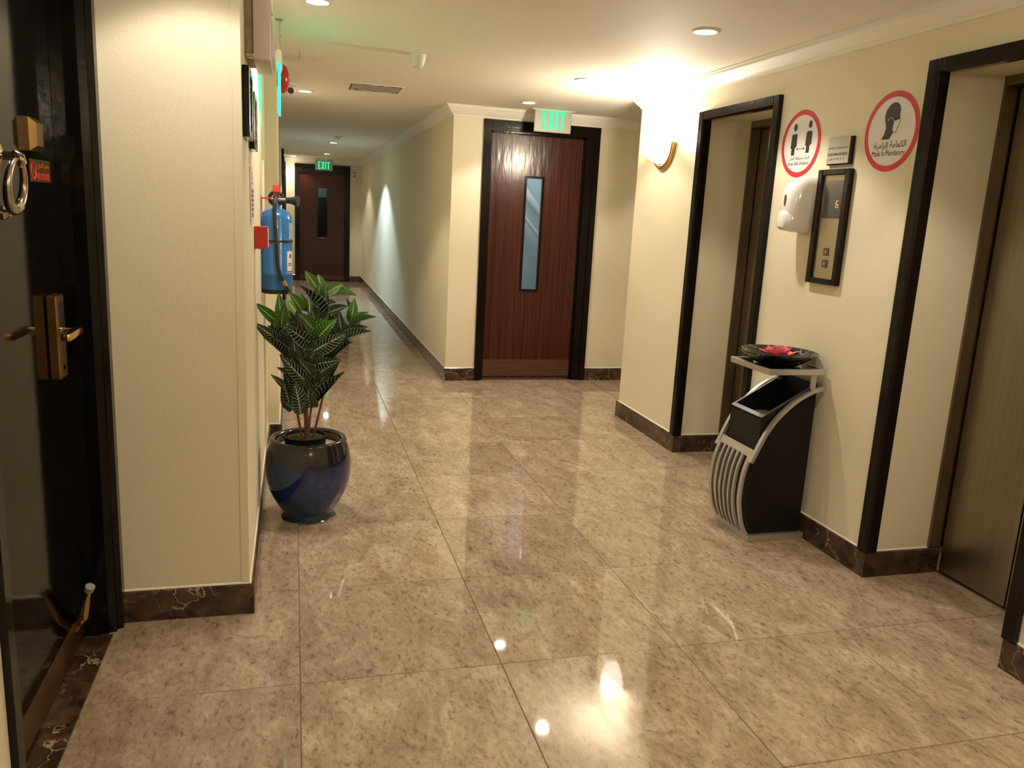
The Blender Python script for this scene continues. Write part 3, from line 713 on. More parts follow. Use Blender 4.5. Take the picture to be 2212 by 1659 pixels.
obj('front_plate', G().box(-.098, -.096, 3.308, 3.382, 1.182, 1.252, .001), WHITEPR, cp)
# surface conduit strip running up
struct(obj('trim_7', G().box(XW+.0003, XW+.010, 4.20, 4.215, .106, 1.55, .001), WALL))
# wall hook plate above the extinguisher
# fire extinguisher
EX, EY = -.079, 4.02
fe = thing('fire_extinguisher', 'blue dry powder fire extinguisher with black hose hanging on the left wall', 'fire extinguisher', (EX, EY, .935))
R = .072
prof = [(0, .942), (R*.8, .942), (R*.97, .950), (R, .962), (R, 1.018), (R*1.012, 1.02), (R*1.012, 1.024), (R, 1.026), (R, 1.275)]
for k in range(1, 9):
    a = PI/2*k/8; prof.append((.017+(R-.017)*math.cos(a), 1.275+.052*math.sin(a)))
prof += [(.017, 1.345), (0, 1.345)]
obj('cylinder', G().lathe(prof, Matrix.Translation((EX, EY, 0)), 40), BLUEEN, fe, True)
obj('foot_ring', G().lathe([(R*.6, .930), (R*.93, .930), (R*.98, .940), (R*.98, .948), (R*.6, .948)], Matrix.Translation((EX, EY, 0)), 36, cap=False), RUBBER, fe, True)
obj('strap', G().lathe([(R+.0004, 1.172), (R+.003, 1.173), (R+.003, 1.181), (R+.0004, 1.182)], Matrix.Translation((EX, EY, 0)), 40, cap=False), RUBBER, fe, True)
def sleeve(a0, a1, z0, z1, r, m, name, par, n=10):
    t = bmesh.new()
    v = [[t.verts.new((EX+r*math.cos(a0+(a1-a0)*i/n), EY+r*math.sin(a0+(a1-a0)*i/n), z)) for i in range(n+1)] for z in (z0, z1)]
    for i in range(n): t.faces.new((v[0][i], v[0][i+1], v[1][i+1], v[1][i]))
    return obj(name, G().add(t), m, par, True)
A_ = math.radians
sleeve(A_(-38), A_(30), 1.188, 1.262, R+.0006, mat('light_blue_label', (.10, .30, .58), .35, noise=(60, (.45, .6, .75), (1, 1, 3))), 'label_print', fe)
lb = sleeve(A_(-48), A_(-14), 1.030, 1.132, R+.0008, WHITEPR, 'paper_tag', fe)
sleeve(A_(-47), A_(-15), 1.033, 1.040, R+.0012, RED, 'red_band', lb)
sleeve(A_(-44), A_(-20), 1.072, 1.076, R+.0012, INK, 'text_line', lb); sleeve(A_(-44), A_(-20), 1.064, 1.068, R+.0012, INK, 'text_line', lb)
sleeve(A_(-36), A_(-26), 1.100, 1.118, R+.0012, INK, 'pictogram', lb)
# valve: black ring collar, red levers, brass body, gauge, horn
g = G().tube([(EX+.030*math.cos(2*PI*k/20), EY-.004, 1.372+.030*math.sin(2*PI*k/20)) for k in range(20)], .008, 8, True)
obj('collar', g, RUBBER, fe, True)
g = G().tube([(EX, EY, 1.335), (EX, EY, 1.395)], .015, 14)
g.tube([(EX-.024, EY-.012, 1.368), (EX+.052, EY-.012, 1.368)], .009, 12)
obj('valve', g, NICKEL, fe, True)
g = G().box(EX-.014, EX+.016, EY-.030, EY+.045, 1.398, 1.436, .006).box(EX-.012, EX+.014, EY-.024, EY+.03, 1.382, 1.402, .004)
obj('lever', g, mat('red_lever_plastic', (.62, .05, .03), .3), fe)
obj('safety_pin', G().tube([(EX-.064, EY-.02, 1.372), (EX-.02, EY-.02, 1.371)], .0035, 8), REDPL, fe, True)
g = G().tube([(EX+.046, EY-.01, 1.366), (EX+.064, EY-.015, 1.366), (EX+.10, EY-.03, 1.364)], [.014, .015, .025], 18)
obj('horn', g, RUBBER, fe, True)
hp = [(EX+.004, EY-.020, 1.392), (EX+.001, EY-.045, 1.385), (EX-.004, EY-.072, 1.352), (EX-.006, EY-.082, 1.30), (EX-.002, EY-.083, 1.22), (EX+.002, EY-.083, 1.14), (EX+.008, EY-.083, 1.06), (EX+.028, EY-.078, 1.0), (EX+.052, EY-.070, .955), (EX+.078, EY-.06, .915), (EX+.092, EY-.05, .885)]
def smooth_pts(P, k=4):
    P = [Vector(p) for p in P]; out = []
    for i in range(len(P)-1):
        p0, p1, p2, p3 = P[max(i-1, 0)], P[i], P[i+1], P[min(i+2, len(P)-1)]
        for j in range(k):
            t = j/k
            out.append(.5*((2*p1)+(-p0+p2)*t+(2*p0-5*p1+4*p2-p3)*t*t+(-p0+3*p1-3*p2+p3)*t**3))
    return out+[P[-1]]
hs_ = obj('hose', G().tube(smooth_pts(hp), .0085, 12), RUBBER, fe, True)
obj('ferrule', G().tube([(EX+.030, EY-.0775, .996), (EX+.042, EY-.0735, .972)], .0102, 12), mat('tan_ferrule', (.30, .20, .13), .5), hs_, True)
# hanging bracket
obj('wall_bracket', G().box(XW+.0005, XW+.006, EY-.02, EY+.02, 1.27, 1.38, .001), NICKEL, fe)
obj('pin', G().tube([(EX+.012, EY+.02, 1.40), (EX+.010, EY+.03, 1.455)], .0022, 6), NICKEL, fe)
# alarm bell on the pilaster's side face
bl = thing('alarm_bell', 'round red fire alarm bell behind the cyan-edged exit sign', 'alarm bell', (-.086, 4.95, 1.96))
Mb = basis((-.086, 4.95, 2.035), (0, 0, 1), (0, -1, 0)); Mb = basis((-.0855, 4.95, 2.035), (0, 1, 0), (0, 0, 1))
obj('base', G().lathe([(0, 0), (.045, 0), (.045, .018), (0, .018)], Mb, 24), WHITEMT, bl, True)
obj('gong', G().lathe([(.076, .018), (.078, .024), (.075, .038), (.066, .052), (.045, .062), (.020, .066), (0, .066)], Mb, 36), REDMT, bl, True)
obj('nut', G().lathe([(.006, .066), (.006, .070), (0, .070)], Mb, 6), CHROME, bl)

# ================================================================ CEILING ITEMS
cc = thing('ceiling_camera', 'small white round ceiling camera with a black eye below the red bell', 'camera', (-.018, 6.0, CEIL))
obj('base', G().lathe([(0, -.0005), (.040, -.0005), (.040, -.010), (.034, -.016), (0, -.016)], Matrix.Translation((-.018, 6.0, CEIL)), 28), WHITEPL, cc, True)
obj('ball', G().lathe([(.034*math.sin(PI*k/12), -.045+.034*math.cos(PI*k/12)) for k in range(13)], Matrix.Translation((-.018, 6.0, CEIL)), 24), WHITEPL, cc, True)
Me = basis((-.018, 6.0, CEIL-.045), (1, 0.0, 0), (0, .45, 1)) 
dv = Vector((.10, -1, -.22)).normalized()
Md = Matrix.Translation((-.018, 6.0, CEIL-.045)) @ dv.to_track_quat('Z', 'Y').to_matrix().to_4x4()
obj('lens', G().lathe([(0, .0350), (.018, .0335), (.021, .0315), (.021, .026), (0, .026)], Md, 20), WINDOWPL, cc, True)
sd = thing('ceiling_detector', 'white cup-shaped fitting hanging from the ceiling above the air vent', 'detector', (.636, 4.49, CEIL))
obj('base', G().lathe([(0, -.0005), (.046, -.0005), (.046, -.006), (.043, -.009), (0, -.009)], Matrix.Translation((.636, 4.49, CEIL)), 32), WHITEPL, sd, True)
obj('cup', G().lathe([(.041, -.009), (.039, -.03), (.034, -.052), (.024, -.065), (.010, -.070), (0, -.070)], Matrix.Translation((.636, 4.49, CEIL)), 32), WHITEMT, sd, True)
obj('indicator', G().box(.634, .638, 4.447, 4.451, CEIL-.012, CEIL-.008), INK, sd)
s = thing('smoke_detector', 'small white smoke detector on the corridor ceiling before the bluish downlight', 'detector', (.516, 10.1, CEIL))
obj('body', G().lathe([(0, -.0005), (.050, -.0005), (.050, -.012), (.042, -.020), (.030, -.030), (0, -.030)], Matrix.Translation((.516, 10.1, CEIL)), 28), WHITEPL, s, True)
obj('slots', G().lathe([(.044, -.0185), (.0455, -.0175), (.0455, -.0135), (.044, -.0135)], Matrix.Translation((.516, 10.1, CEIL)), 28, cap=False), INK, s)
# opening of the air vent, a shallow tray proud of the ceiling
vt = thing('air_vent', 'rectangular ceiling air vent with crumpled filter and dark gaps', 'vent', (.54, 5.86, CEIL))
x0, x1, y0, y1 = .36, .725, 5.68, 6.04; zt = CEIL-.0006
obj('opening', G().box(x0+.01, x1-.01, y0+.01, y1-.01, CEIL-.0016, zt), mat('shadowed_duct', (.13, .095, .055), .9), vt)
g = G().box(x0, x0+.012, y0, y1, CEIL-.006, zt, .001).box(x1-.012, x1, y0, y1, CEIL-.006, zt, .001).box(x0+.012, x1-.012, y0, y0+.012, CEIL-.006, zt, .001).box(x0+.012, x1-.012, y1-.012, y1, CEIL-.006, zt, .001)
obj('frame', g, CEILM, vt)
VF = mat('crumpled_grey_filter', (.84, .78, .66), .8, noise=(14, (.60, .53, .42), (1, 1, 1)))
t = bmesh.new(); random.seed(3); n = 12; q = []
for j in range(7):
    q.append([t.verts.new((x0+.02+(x1-x0-.04)*i/n, y0+.028+(y1-y0-.050)*j/6, CEIL-.003-.006*random.random())) for i in range(n+1)])
for j in range(6):
    for i in range(n):
        if (i, j) in ((1, 5), (1, 4), (2, 5), (4, 5), (5, 5), (6, 5)): continue
        t.faces.new((q[j][i], q[j][i+1], q[j+1][i+1], q[j+1][i]))
bmesh.ops.solidify(t, geom=t.faces[:], thickness=.0008)
obj('filter', G().add(t), VF, vt)
g = G()
for k in range(4): g.box(x0+.03+.085*k, x0+.036+.085*k, y0+.015, y1-.015, CEIL-.0095, CEIL-.0075)
g.bm.free()
hk = thing('ceiling_hook', 'tiny bent metal hooks in the ceiling above the red bell', 'hook', (.035, 4.8, CEIL))
obj('wire', G().tube([(.035, 4.74, CEIL-.0005), (.035, 4.74, CEIL-.010), (.036, 4.735, CEIL-.016), (.034, 4.75, CEIL-.018)], .0018, 6), NICKEL, hk)
obj('wire', G().tube([(.033, 4.88, CEIL-.0005), (.036, 4.87, CEIL-.012), (.030, 4.90, CEIL-.012)], .0018, 6), NICKEL, hk)
ic = thing('wall_intercom', 'pale wall unit with dark speaker beside the far exit door', 'intercom', (1.05, 15.07, 1.77))
obj('body', G().box(1.008, 1.090, 15.035, 15.0695, 1.775, 2.0, .006), WHITEMT, ic)
obj('speaker', G().lathe([(0, 0), (.026, 0), (.026, .003), (0, .003)], basis((1.049, 15.035, 1.945), (1, 0, 0), (0, 0, 1)), 20), GREYPL, ic)
obj('button', G().box(1.035, 1.065, 15.030, 15.035, 1.875, 1.895, .001), INK, ic)

# ================================================================ ELEVATOR WALL ITEMS
# signs: faces turned to -x
def signM(y, z, x=XE): return basis((x, y, z), (0, -1, 0), (0, 0, 1))
def disc_sign(y, z, r, rw, label):
    t = thing('round_sign', label, 'sign', (XE, y, z-r), 'round stickers on the elevator wall')
    M = signM(y, z)
    obj('red_disc', G().lathe([(0, .0004), (r, .0004), (r, .0012), (0, .0012)], M, 72), RED, t)
    w_ = obj('white_face', G().lathe([(0, .0012), (r-rw, .0012), (r-rw, .0017), (0, .0017)], M, 72), WHITEPR, t)
    return t
def P2(g, pts, M): g.prism(pts, .0017, .0022, 'z', M=M)
def circ(g, cx, cy, rx, ry, M, n=24): P2(g, [(cx+rx*math.cos(2*PI*k/n), cy+ry*math.sin(2*PI*k/n)) for k in range(n)], M)
ky, kz = 3.320, 1.735; t = disc_sign(ky, kz, .147, .022, 'round red-ringed sign with two standing figures, reading Keep Safe Distance')
M = signM(ky, kz); g = G()
for cx, dy in ((-.052, -.004), (.058, .002)):
    circ(g, cx+.003, .078+dy, .013, .0165, M)
    bd = [(-.021, -.010), (-.019, .042), (-.013, .049), (.018, .049), (.023, .043), (.024, -.008), (.018, -.008), (.018, -.024+.012), (.012, -.014), (.012, -.045), (-.012, -.045), (-.012, -.014), (-.021, -.014)]
    P2(g, [(cx+a, b+dy) for a, b in bd], M)
P2(g, [(-.018, -.0235), (.024, -.0235), (.024, -.0215), (-.018, -.0215)], M)
P2(g, [(-.028, -.0225), (-.018, -.0295), (-.018, -.0155)], M); P2(g, [(.034, -.0225), (.024, -.0155), (.024, -.0295)], M)
Mt = M @ Matrix.Translation((0, 0, .0017))
obj('figures', g, INK, t)
obj('lettering', text_g(arabic('اترك مسافة أمان'), .150, .024, Mt @ Matrix.Translation((.002, -.062, 0)), .004, .0005, text_g('Keep Safe Distance', .158, .021, Mt @ Matrix.Translation((.0, -.088, 0)), .003, .0005)), INK, t)
my, mz = 2.738, 1.741; t = disc_sign(my, mz, .149, .022, 'round red-ringed sign with a masked head, reading Mask Is Mandatory')
M = signM(my, mz); Mt = M @ Matrix.Translation((0, 0, .0017)); g = G()
# pixel outline of the head read off the sign, in centimetres around its middle
head = [(-4.8, -2.2), (-3.6, -.5), (-3.0, 1.6), (-3.3, 3.0), (-4.0, 4.4), (-4.3, 6.2), (-3.7, 8.2), (-2.2, 9.8), (-.2, 10.5), (1.6, 10.2), (3.0, 9.0), (3.5, 7.4), (3.4, 6.0), (3.7, 4.6), (3.5, 4.5), (2.0, 4.1), (.8, 4.0), (.5, 2.6), (.3, 1.2), (.6, .6), (.9, -.2), (.3, -.9), (-.4, -2.0), (-1.0, -2.3)]
k = .0106
P2(g, [(a*k+.002, b*k-.004) for a, b in head], M)
mo = [(.8, 4.0), (2.0, 4.1), (3.7, 4.7), (3.9, 4.3), (3.6, 2.6), (2.9, 1.0), (2.1, -.2), (1.4, -.1), (.4, .6), (.3, 1.4), (.6, 3.0)]
obj('head_figure', g, INK, t)
g = G().tube([M @ Vector((a*k+.002, b*k-.004, .0022)) for a, b in mo], .0009, 6, True)
obj('mask_outline', g, INK, t)
g = G().tube([M @ Vector((a*k+.002, b*k-.004, .0024)) for a, b in ((.9, 3.8), (.2, 4.6), (-.5, 5.2), (-1.3, 5.3), (-2.0, 4.8), (-2.3, 4.2))], .0011, 6)
obj('ear_loop', g, WHITEPR, t)
obj('lettering', text_g(arabic('الكمامة إلزامية'), .176, .034, Mt @ Matrix.Translation((.004, -.053, 0)), .004, .0005, text_g('Mask Is Mandatory', .180, .026, Mt @ Matrix.Translation((.0, -.083, 0)), 0, .0005)), INK, t)
# notice plate
t = thing('notice_plate', 'small metal plate between the round signs: in case of fire do not use lift', 'sign', (XE, 3.017, 1.63))
obj('backing', G().box(XE-.014, XE-.0005, 2.940, 3.094, 1.629, 1.741, .0015), BLKPL, t)
obj('plate', G().box(XE-.0165, XE-.014, 2.953, 3.094, 1.634, 1.740, .0006), mat('brushed_aluminium_plate', (.48, .45, .38), .45, metal=.3), t)
M = basis((XE-.0165, 3.023, 1.687), (0, -1, 0), (0, 0, 1))
g = text_g(arabic('الرجاء عدم استخدام المصعد في حالة الحريق'), .124, .012, M @ Matrix.Translation((0, .010, 0)), .0, .0004)
g = text_g('IN CASE OF FIRE DO NOT USE LIFT', .126, .011, M @ Matrix.Translation((-.001, -.015, 0)), .02, .0004, g)
g = text_g(arabic('هاتف')+'  97  99  11  11', .10, .008, M @ Matrix.Translation((-.006, -.034, 0)), .0, .0004, g)
obj('lettering', g, INK, t)
# call panel
t = thing('elevator_call_panel', 'tall black-framed steel call panel with red digit 6 and two buttons', 'call panel', (XE, 3.02, 1.13))
PY0, PY1, PZ0, PZ1 = 2.918, 3.130, 1.130, 1.612
g = G(); kf = .032
g.box(2.190, XE-.0005, PY0, PY0+kf, PZ0, PZ1, .005).box(2.190, XE-.0005, PY1-kf, PY1, PZ0, PZ1, .005)
g.box(2.190, XE-.0005, PY0+kf, PY1-kf, PZ0, PZ0+kf*.8, .005).box(2.190, XE-.0005, PY0+kf, PY1-kf, PZ1-kf*.8, PZ1, .005)
obj('frame', g, TRIM, t)
obj('face_plate', G().box(2.203, XE-.0005, PY0+kf, PY1-kf, PZ0+kf*.8, PZ1-kf*.8), mat('panel_steel', (.50, .44, .34), .3, metal=1, bump=(10, .1, (50, 50, 1))), t)
dp = obj('display', G().box(2.2015, 2.203, 2.952, 3.082, 1.408, 1.566, .0004), mat('dark_display_glass', (.035, .028, .026), .08), t)
g = G(); a, b = .0068, .0011
M = basis((2.2012, 2.988, 1.467), (0, -1, 0), (0, 0, 1))
segs = [(-a, a, a*2-b, a*2+b), (-a, a, -b, b), (-a, a, -a*2-b, -a*2+b), (-a-b, -a+b, 0, 2*a), (-a-b, -a+b, -2*a, 0), (a-b, a+b, -2*a, 0)]
for u0, u1, v0, v1 in segs: g.box(u0+.0008 if u1-u0 > .01 else u0, u1-.0008 if u1-u0 > .01 else u1, v0+.0008 if v1-v0 > .01 else v0, v1-.0008 if v1-v0 > .01 else v1, 0, .0004, M=M)
obj('digit', g, LED, dp)
for z, s in ((1.268, 1), (1.218, -1)):
    bt = obj('button', G().box(2.1995, 2.203, 3.005, 3.038, z-.0165, z+.0165, .001), mat('button_grey', (.11, .10, .085), .35, metal=.5), t)
    M = basis((2.1995, 3.022, z), (0, -1, 0), (0, 0, 1)); g = G()
    g.prism([(-.004, -.001*s), (.004, -.001*s), (0, .006*s)], 0, .0004, 'z', M=M); g.prism([(-.0012, -.006*s), (.0012, -.006*s), (.0012, -.001*s), (-.0012, -.001*s)], 0, .0004, 'z', M=M)
    obj('arrow', g, WHITEMT, bt)
# soap dispenser
t = thing('sanitizer_dispenser', 'rounded white hand sanitizer dispenser beside the call panel', 'dispenser', (XE, 3.212, 1.35))
DY, DW = 3.212, .058
def loft(secs, M=None, n=20):
    """secs: list of (z, x_front, half_width) -> half-round body against the wall"""
    tt = bmesh.new(); rings = []
    for z, xf, hw in secs:
        rr_ = []
        for i in range(n+1):
            a = PI*i/n; cs, sn = math.cos(a), math.sin(a)
            rr_.append(tt.verts.new((XE-.001-(XE-.001-xf)*abs(sn)**.62, DY+hw*math.copysign(abs(cs)**.72, cs), z)))
        rings.append(rr_)
    for a, b in zip(rings, rings[1:]):
        for i in range(n): tt.faces.new((a[i], a[i+1], b[i+1], b[i]))
        tt.faces.new((a[n], a[0], b[0], b[n]))
    tt.faces.new(rings[0]); tt.faces.new(rings[-1][::-1])
    bmesh.ops.recalc_face_normals(tt, faces=tt.faces[:])
    return G().add(tt)
obj('body', loft([(1.342, 2.150, .030), (1.347, 2.128, .046), (1.36, 2.112, .055), (1.42, 2.095, .059), (1.48, 2.094, .060), (1.52, 2.101, .060), (1.55, 2.117, .057), (1.572, 2.143, .050), (1.585, 2.168, .038), (1.591, 2.195, .022)]), WHITEPL, t, True)
obj('push_lever', loft([(1.348, 2.112, .034), (1.352, 2.096, .046), (1.363, 2.081, .050), (1.385, 2.078, .053), (1.41, 2.082, .0525), (1.430, 2.0895, .047), (1.436, 2.094, .038)]), WHITEPL, t, True)
obj('level_window', G().lathe([(0, 0), (.5, 0), (.5, .002), (0, .002)], basis((2.0945, 3.205, 1.480), (0, -1, 0), (0, 0, 1)) @ Matrix.Diagonal((.014, .050, 1, 1)), 24), WINDOWPL, t, True)

# ================================================================ BIN WITH TRAY
bn = thing('ash_bin', 'black box bin with curved chrome bars and square top tray against the elevator wall', 'bin', (2.06, 3.06, 0))
CHB = mat('brushed_bin_steel', (.55, .535, .51), .34, metal=.8, bump=(30, .06, (1, 1, 1)))
BY0, BY1 = 2.937, 3.187
fp = obj('base_plate', G().box(1.915, 2.197, 2.915, 3.205, .0, .030, .002), CHB, bn)
# body side profile (x,z)
BT = .004
side = [(1.935, .030), (1.912, .12), (1.905, .22), (1.910, .32), (1.925, .40), (1.930, .44), (1.930, .558), (2.185, .706), (2.185, .030)]
g = G(); g.prism(side, BY0, BY0+BT, 'y').prism(side, BY1-BT, BY1, 'y')
fr = side[:7]
t2 = bmesh.new()
for off in (0, BT):
    pass
for (a, b) in zip(fr, fr[1:]):
    v = [t2.verts.new(p) for p in ((a[0], BY0+BT, a[1]), (b[0], BY0+BT, b[1]), (b[0], BY1-BT, b[1]), (a[0], BY1-BT, a[1]), (a[0]+BT, BY0+BT, a[1]), (b[0]+BT, BY0+BT, b[1]), (b[0]+BT, BY1-BT, b[1]), (a[0]+BT, BY1-BT, a[1]))]
    for f in ((0, 1, 2, 3), (7, 6, 5, 4), (0, 4, 5, 1), (3, 2, 6, 7), (1, 5, 6, 2), (0, 3, 7, 4)): t2.faces.new([v[i] for i in f])
g.add(t2); g.box(2.181, 2.185, BY0+BT, BY1-BT, .030, .706)
body = obj('body', g, BLKPL, bn)
# folded rim around the sloping mouth
g = G(); sl = (.706-.558)/(2.185-1.930)
def rimbar(p, q, w_, z_): return
g.prism([(1.930, .5555), (1.943, .563), (1.943, .5595), (1.930, .552)], BY0, BY1, 'y')
g.prism([(1.9285, .557), (2.186, .7065), (2.186, .7095), (1.9285, .560)], BY0-.001, BY0+.012, 'y')
g.prism([(1.9285, .557), (2.186, .7065), (2.186, .7095), (1.9285, .560)], BY1-.012, BY1+.001, 'y')
g.prism([(1.9285, .557), (1.946, .567), (1.946, .570), (1.9285, .560)], BY0, BY1, 'y')
obj('rim', g, mat('grey_black_rim', (.07, .065, .075), .3), body)
obj('inner_tray', G().box(1.936, 2.11, BY0+.006, BY1-.006, .530, .534, .001), mat('inner_steel', (.50, .48, .45), .5, metal=.3), body)
# upper curved side bars
arc = [(1.889, .366), (1.905, .402), (1.925, .448), (1.948, .496), (1.985, .551), (2.03, .598), (2.075, .636), (2.13, .668), (2.18, .688), (2.205, .694)]
arc = [(v.x, v.z) for v in smooth_pts([(x, 0, z) for x, z in arc], 3)]
for y in (2.917, 3.207):
    obj('side_bar', G().strip([(x, y, z) for x, z in arc], (0, .010, 0), .0075), CHB, bn, True)
obj('cross_bar', G().prism([(1.896, .382), (1.904, .380), (1.917, .413), (1.910, .416)], 2.927, 3.197, 'y', .0005), CHB, bn)
# curved front slats
cur = [(1.917, .030), (1.893, .075), (1.877, .13), (1.867, .19), (1.867, .25), (1.873, .31), (1.885, .355), (1.900, .398)]
cur = [(v.x, v.z) for v in smooth_pts([(x, 0, z) for x, z in cur], 3) if v.z < .388]
for i, y in enumerate([2.938, 2.990, 3.028, 3.066, 3.102, 3.140, 3.186]):
    hw = .0115 if i in (0, 6) else .0075
    obj('slat', G().strip([(x, y, z) for x, z in cur], (0, hw, 0), .0055), CHB, bn, True)
# tray on two posts
for y in (2.935, 3.187): obj('post', G().box(2.150, 2.172, y-.006, y+.006, .675, .752, .001), CHB, bn)
g = G().box(1.918, 2.200, 2.903, 2.923, .752, .777, .002).box(1.918, 2.200, 3.197, 3.217, .752, .777, .002)
g.box(1.918, 1.938, 2.923, 3.197, .752, .777, .002).box(2.180, 2.200, 2.923, 3.197, .752, .777, .002)
obj('tray_frame', g, CHB, bn)
obj('tray_top', G().box(1.936, 2.182, 2.921, 3.199, .760, .7735), mat('polished_dark_steel', (.22, .20, .18), .07, metal=1), bn)
obj('screw', G().lathe([(0, 0), (.005, 0), (.004, .003), (0, .004)], basis((2.035, BY0, .585), (1, 0, 0), (0, 0, 1)), 12), CHB, body, True)
# glass bowl on the tray
BX, BYc = 2.045, 3.045
bw = tag(obj('glass_bowl', G().lathe([(0, .0), (.085, .0), (.095, .004), (.110, .012), (.145, .036), (.166, .050), (.169, .053), (.167, .0555), (.160, .053), (.140, .041), (.105, .019), (.085, .011), (0, .009)], Matrix.Translation((BX, BYc, .7775)), 56), BOWL, None, True, loc=(BX, BYc, .7775)), 'shallow black marbled glass bowl on top of the bin tray', 'bowl')
fl_ = thing('lotus_flower', 'pink artificial flower with layered petals lying in the black bowl', 'flower', (BX, BYc, .788))
PET = mat('pink_petal', (.55, .035, .075), .5, noise=(26, (.85, .30, .33), (1, 1, 1)))
def petal_mesh():
    t = bmesh.new(); uvs = []; rows = []
    for j in range(7):
        v = j/6; wd = .5*math.sin(PI*min(1, v*.86+.08))**.8*(1-.15*v)
        rows.append([t.verts.new(((i/4-.5)*2*wd*.95, v, .16*((i/4-.5)*2)**2*wd*2+.30*v*v)) for i in range(5)])
    for a, b in zip(rows, rows[1:]):
        for i in range(4): t.faces.new((a[i], a[i+1], b[i+1], b[i]))
    me = bpy.data.meshes.new('petal'); t.to_mesh(me); t.free(); me.materials.append(PET)
    me.polygons.foreach_set('use_smooth', [True]*len(me.polygons)); return me
pme = petal_mesh(); random.seed(11)
for ringi, (n, L, tilt, z) in enumerate(((9, .086, 10, .002), (8, .070, 26, .006), (7, .052, 48, .010), (5, .036, 70, .012))):
    for i in range(n):
        o = bpy.data.objects.new('petal', pme); C.objects.link(o); o.parent = fl_
        az = 2*PI*i/n+ringi*.4+random.uniform(-.12, .12)
        o.matrix_local = Matrix.Translation((0, 0, z)) @ Matrix.Rotation(az, 4, 'Z') @ Matrix.Rotation(math.radians(tilt+random.uniform(-6, 6)), 4, 'X') @ Matrix.Translation((0, .004, 0)) @ Matrix.Diagonal((L*.85, L, L, 1))
obj('centre', G().lathe([(0, .012), (.008, .014), (.009, .026), (.005, .032), (0, .033)], Matrix.Translation((BX, BYc, .788)), 12), mat('yellow_centre', (.75, .5, .1), .6), fl_, True)
g = G()
for k in range(4):
    a = .5+k*1.6
    g.prism([(0, -.012), (.05, -.02), (.078, 0), (.05, .02), (0, .012)], 0, .001, 'z', M=Matrix.Translation((BX, BYc, .7895)) @ Matrix.Rotation(a, 4, 'Z'))
obj('green_leaves', g, mat('pale_green_leaf', (.35, .38, .2), .6), fl_)

# ================================================================ PLANTER AND PLANT
PX, PY = .058, 3.492
pr = [(0, 0), (.108, 0), (.113, .006), (.112, .022), (.113, .032), (.124, .048), (.146, .085), (.166, .130), (.179, .180), (.184, .225), (.182, .268), (.174, .312), (.164, .345), (.162, .356), (.157, .361), (.148, .362), (.140, .356), (.138, .345), (.146, .31), (.146, .29)]
pl = thing('ceramic_planter', 'large round navy blue glazed ceramic planter on the floor by the left wall', 'planter', (PX, PY, 0))
prs = [(v.x, v.z) for v in smooth_pts([(r, 0, z) for r, z in pr], 2)]
obj('pot', G().lathe([(max(0, a), b) for a, b in prs], Matrix.Translation((PX, PY, 0)), 64, cap=False), POT, pl, True)
obj('filler', G().lathe([(0, .318), (.06, .319), (.12, .316), (.1445, .314), (.1445, .295), (0, .295)], Matrix.Translation((PX, PY, 0)), 40), SAND, pl, True)
QX, QY = .045, 3.485
pp = thing('potted_plant', 'leafy green zebra-striped artificial plant in a black nursery pot inside the blue planter', 'plant', (QX, QY, .32))
obj('nursery_pot', G().lathe([(.070, .3195), (.086, .322), (.089, .364), (.092, .366), (.092, .371), (.086, .371), (.084, .362), (.083, .350), (.05, .350)], Matrix.Translation((QX, QY, 0)), 40, cap=False), BLKPL, pp, True)
obj('soil', G().lathe([(0, .362), (.04, .361), (.084, .357), (.083, .350), (0, .350)], Matrix.Translation((QX, QY, 0)), 36), SOIL, pp, True)
random.seed(5); g = G()
for k in range(90):
    a = random.uniform(0, 2*PI); r = .078*math.sqrt(random.random()); x, y = QX+r*math.cos(a), QY+r*math.sin(a); h = random.uniform(.006, .016)
    dx, dy = random.uniform(-.008, .008), random.uniform(-.008, .008)
    g.tube([(x, y, .358), (x+dx, y+dy, .36+h)], [.0016, .0006], 4)
mo_ = obj('moss', g, mat('olive_moss', (.05, .075, .02), .8), pp); mo_['kind'] = 'stuff'
# stems: (points x, dy, z)
STEMS = [[(.030, .0, .358), (.020, .0, .42), (.006, .0, .50), (-.020, .005, .60), (-.050, .005, .72), (-.060, 0, .80)],
         [(.046, .01, .358), (.046, .01, .45), (.050, .01, .55), (.070, .015, .70), (.085, .01, .82), (.080, .0, .96), (.085, 0, 1.02)],
         [(.052, -.01, .358), (.052, -.012, .44), (.052, -.015, .52), (.040, -.03, .66), (.020, -.03, .80), (.015, -.02, .90)],
         [(.058, -.005, .358), (.062, -.01, .43), (.070, -.02, .50), (.085, -.03, .62), (.100, -.04, .74)],
         [(.078, .0, .358), (.092, .0, .42), (.110, .0, .50), (.135, .01, .60), (.175, .01, .72), (.190, .01, .86)],
         [(.048, .02, .358), (.044, .03, .46), (.040, .04, .60), (.048, .05, .76), (.060, .05, .90)]]
for s_ in STEMS:
    p = smooth_pts([(x, QY+d, z) for x, d, z in s_], 3); n = len(p)
    obj('stem', G().tube(p, [.0062-.0035*i/(n-1) for i in range(n)], 8), STEM, pp, True)
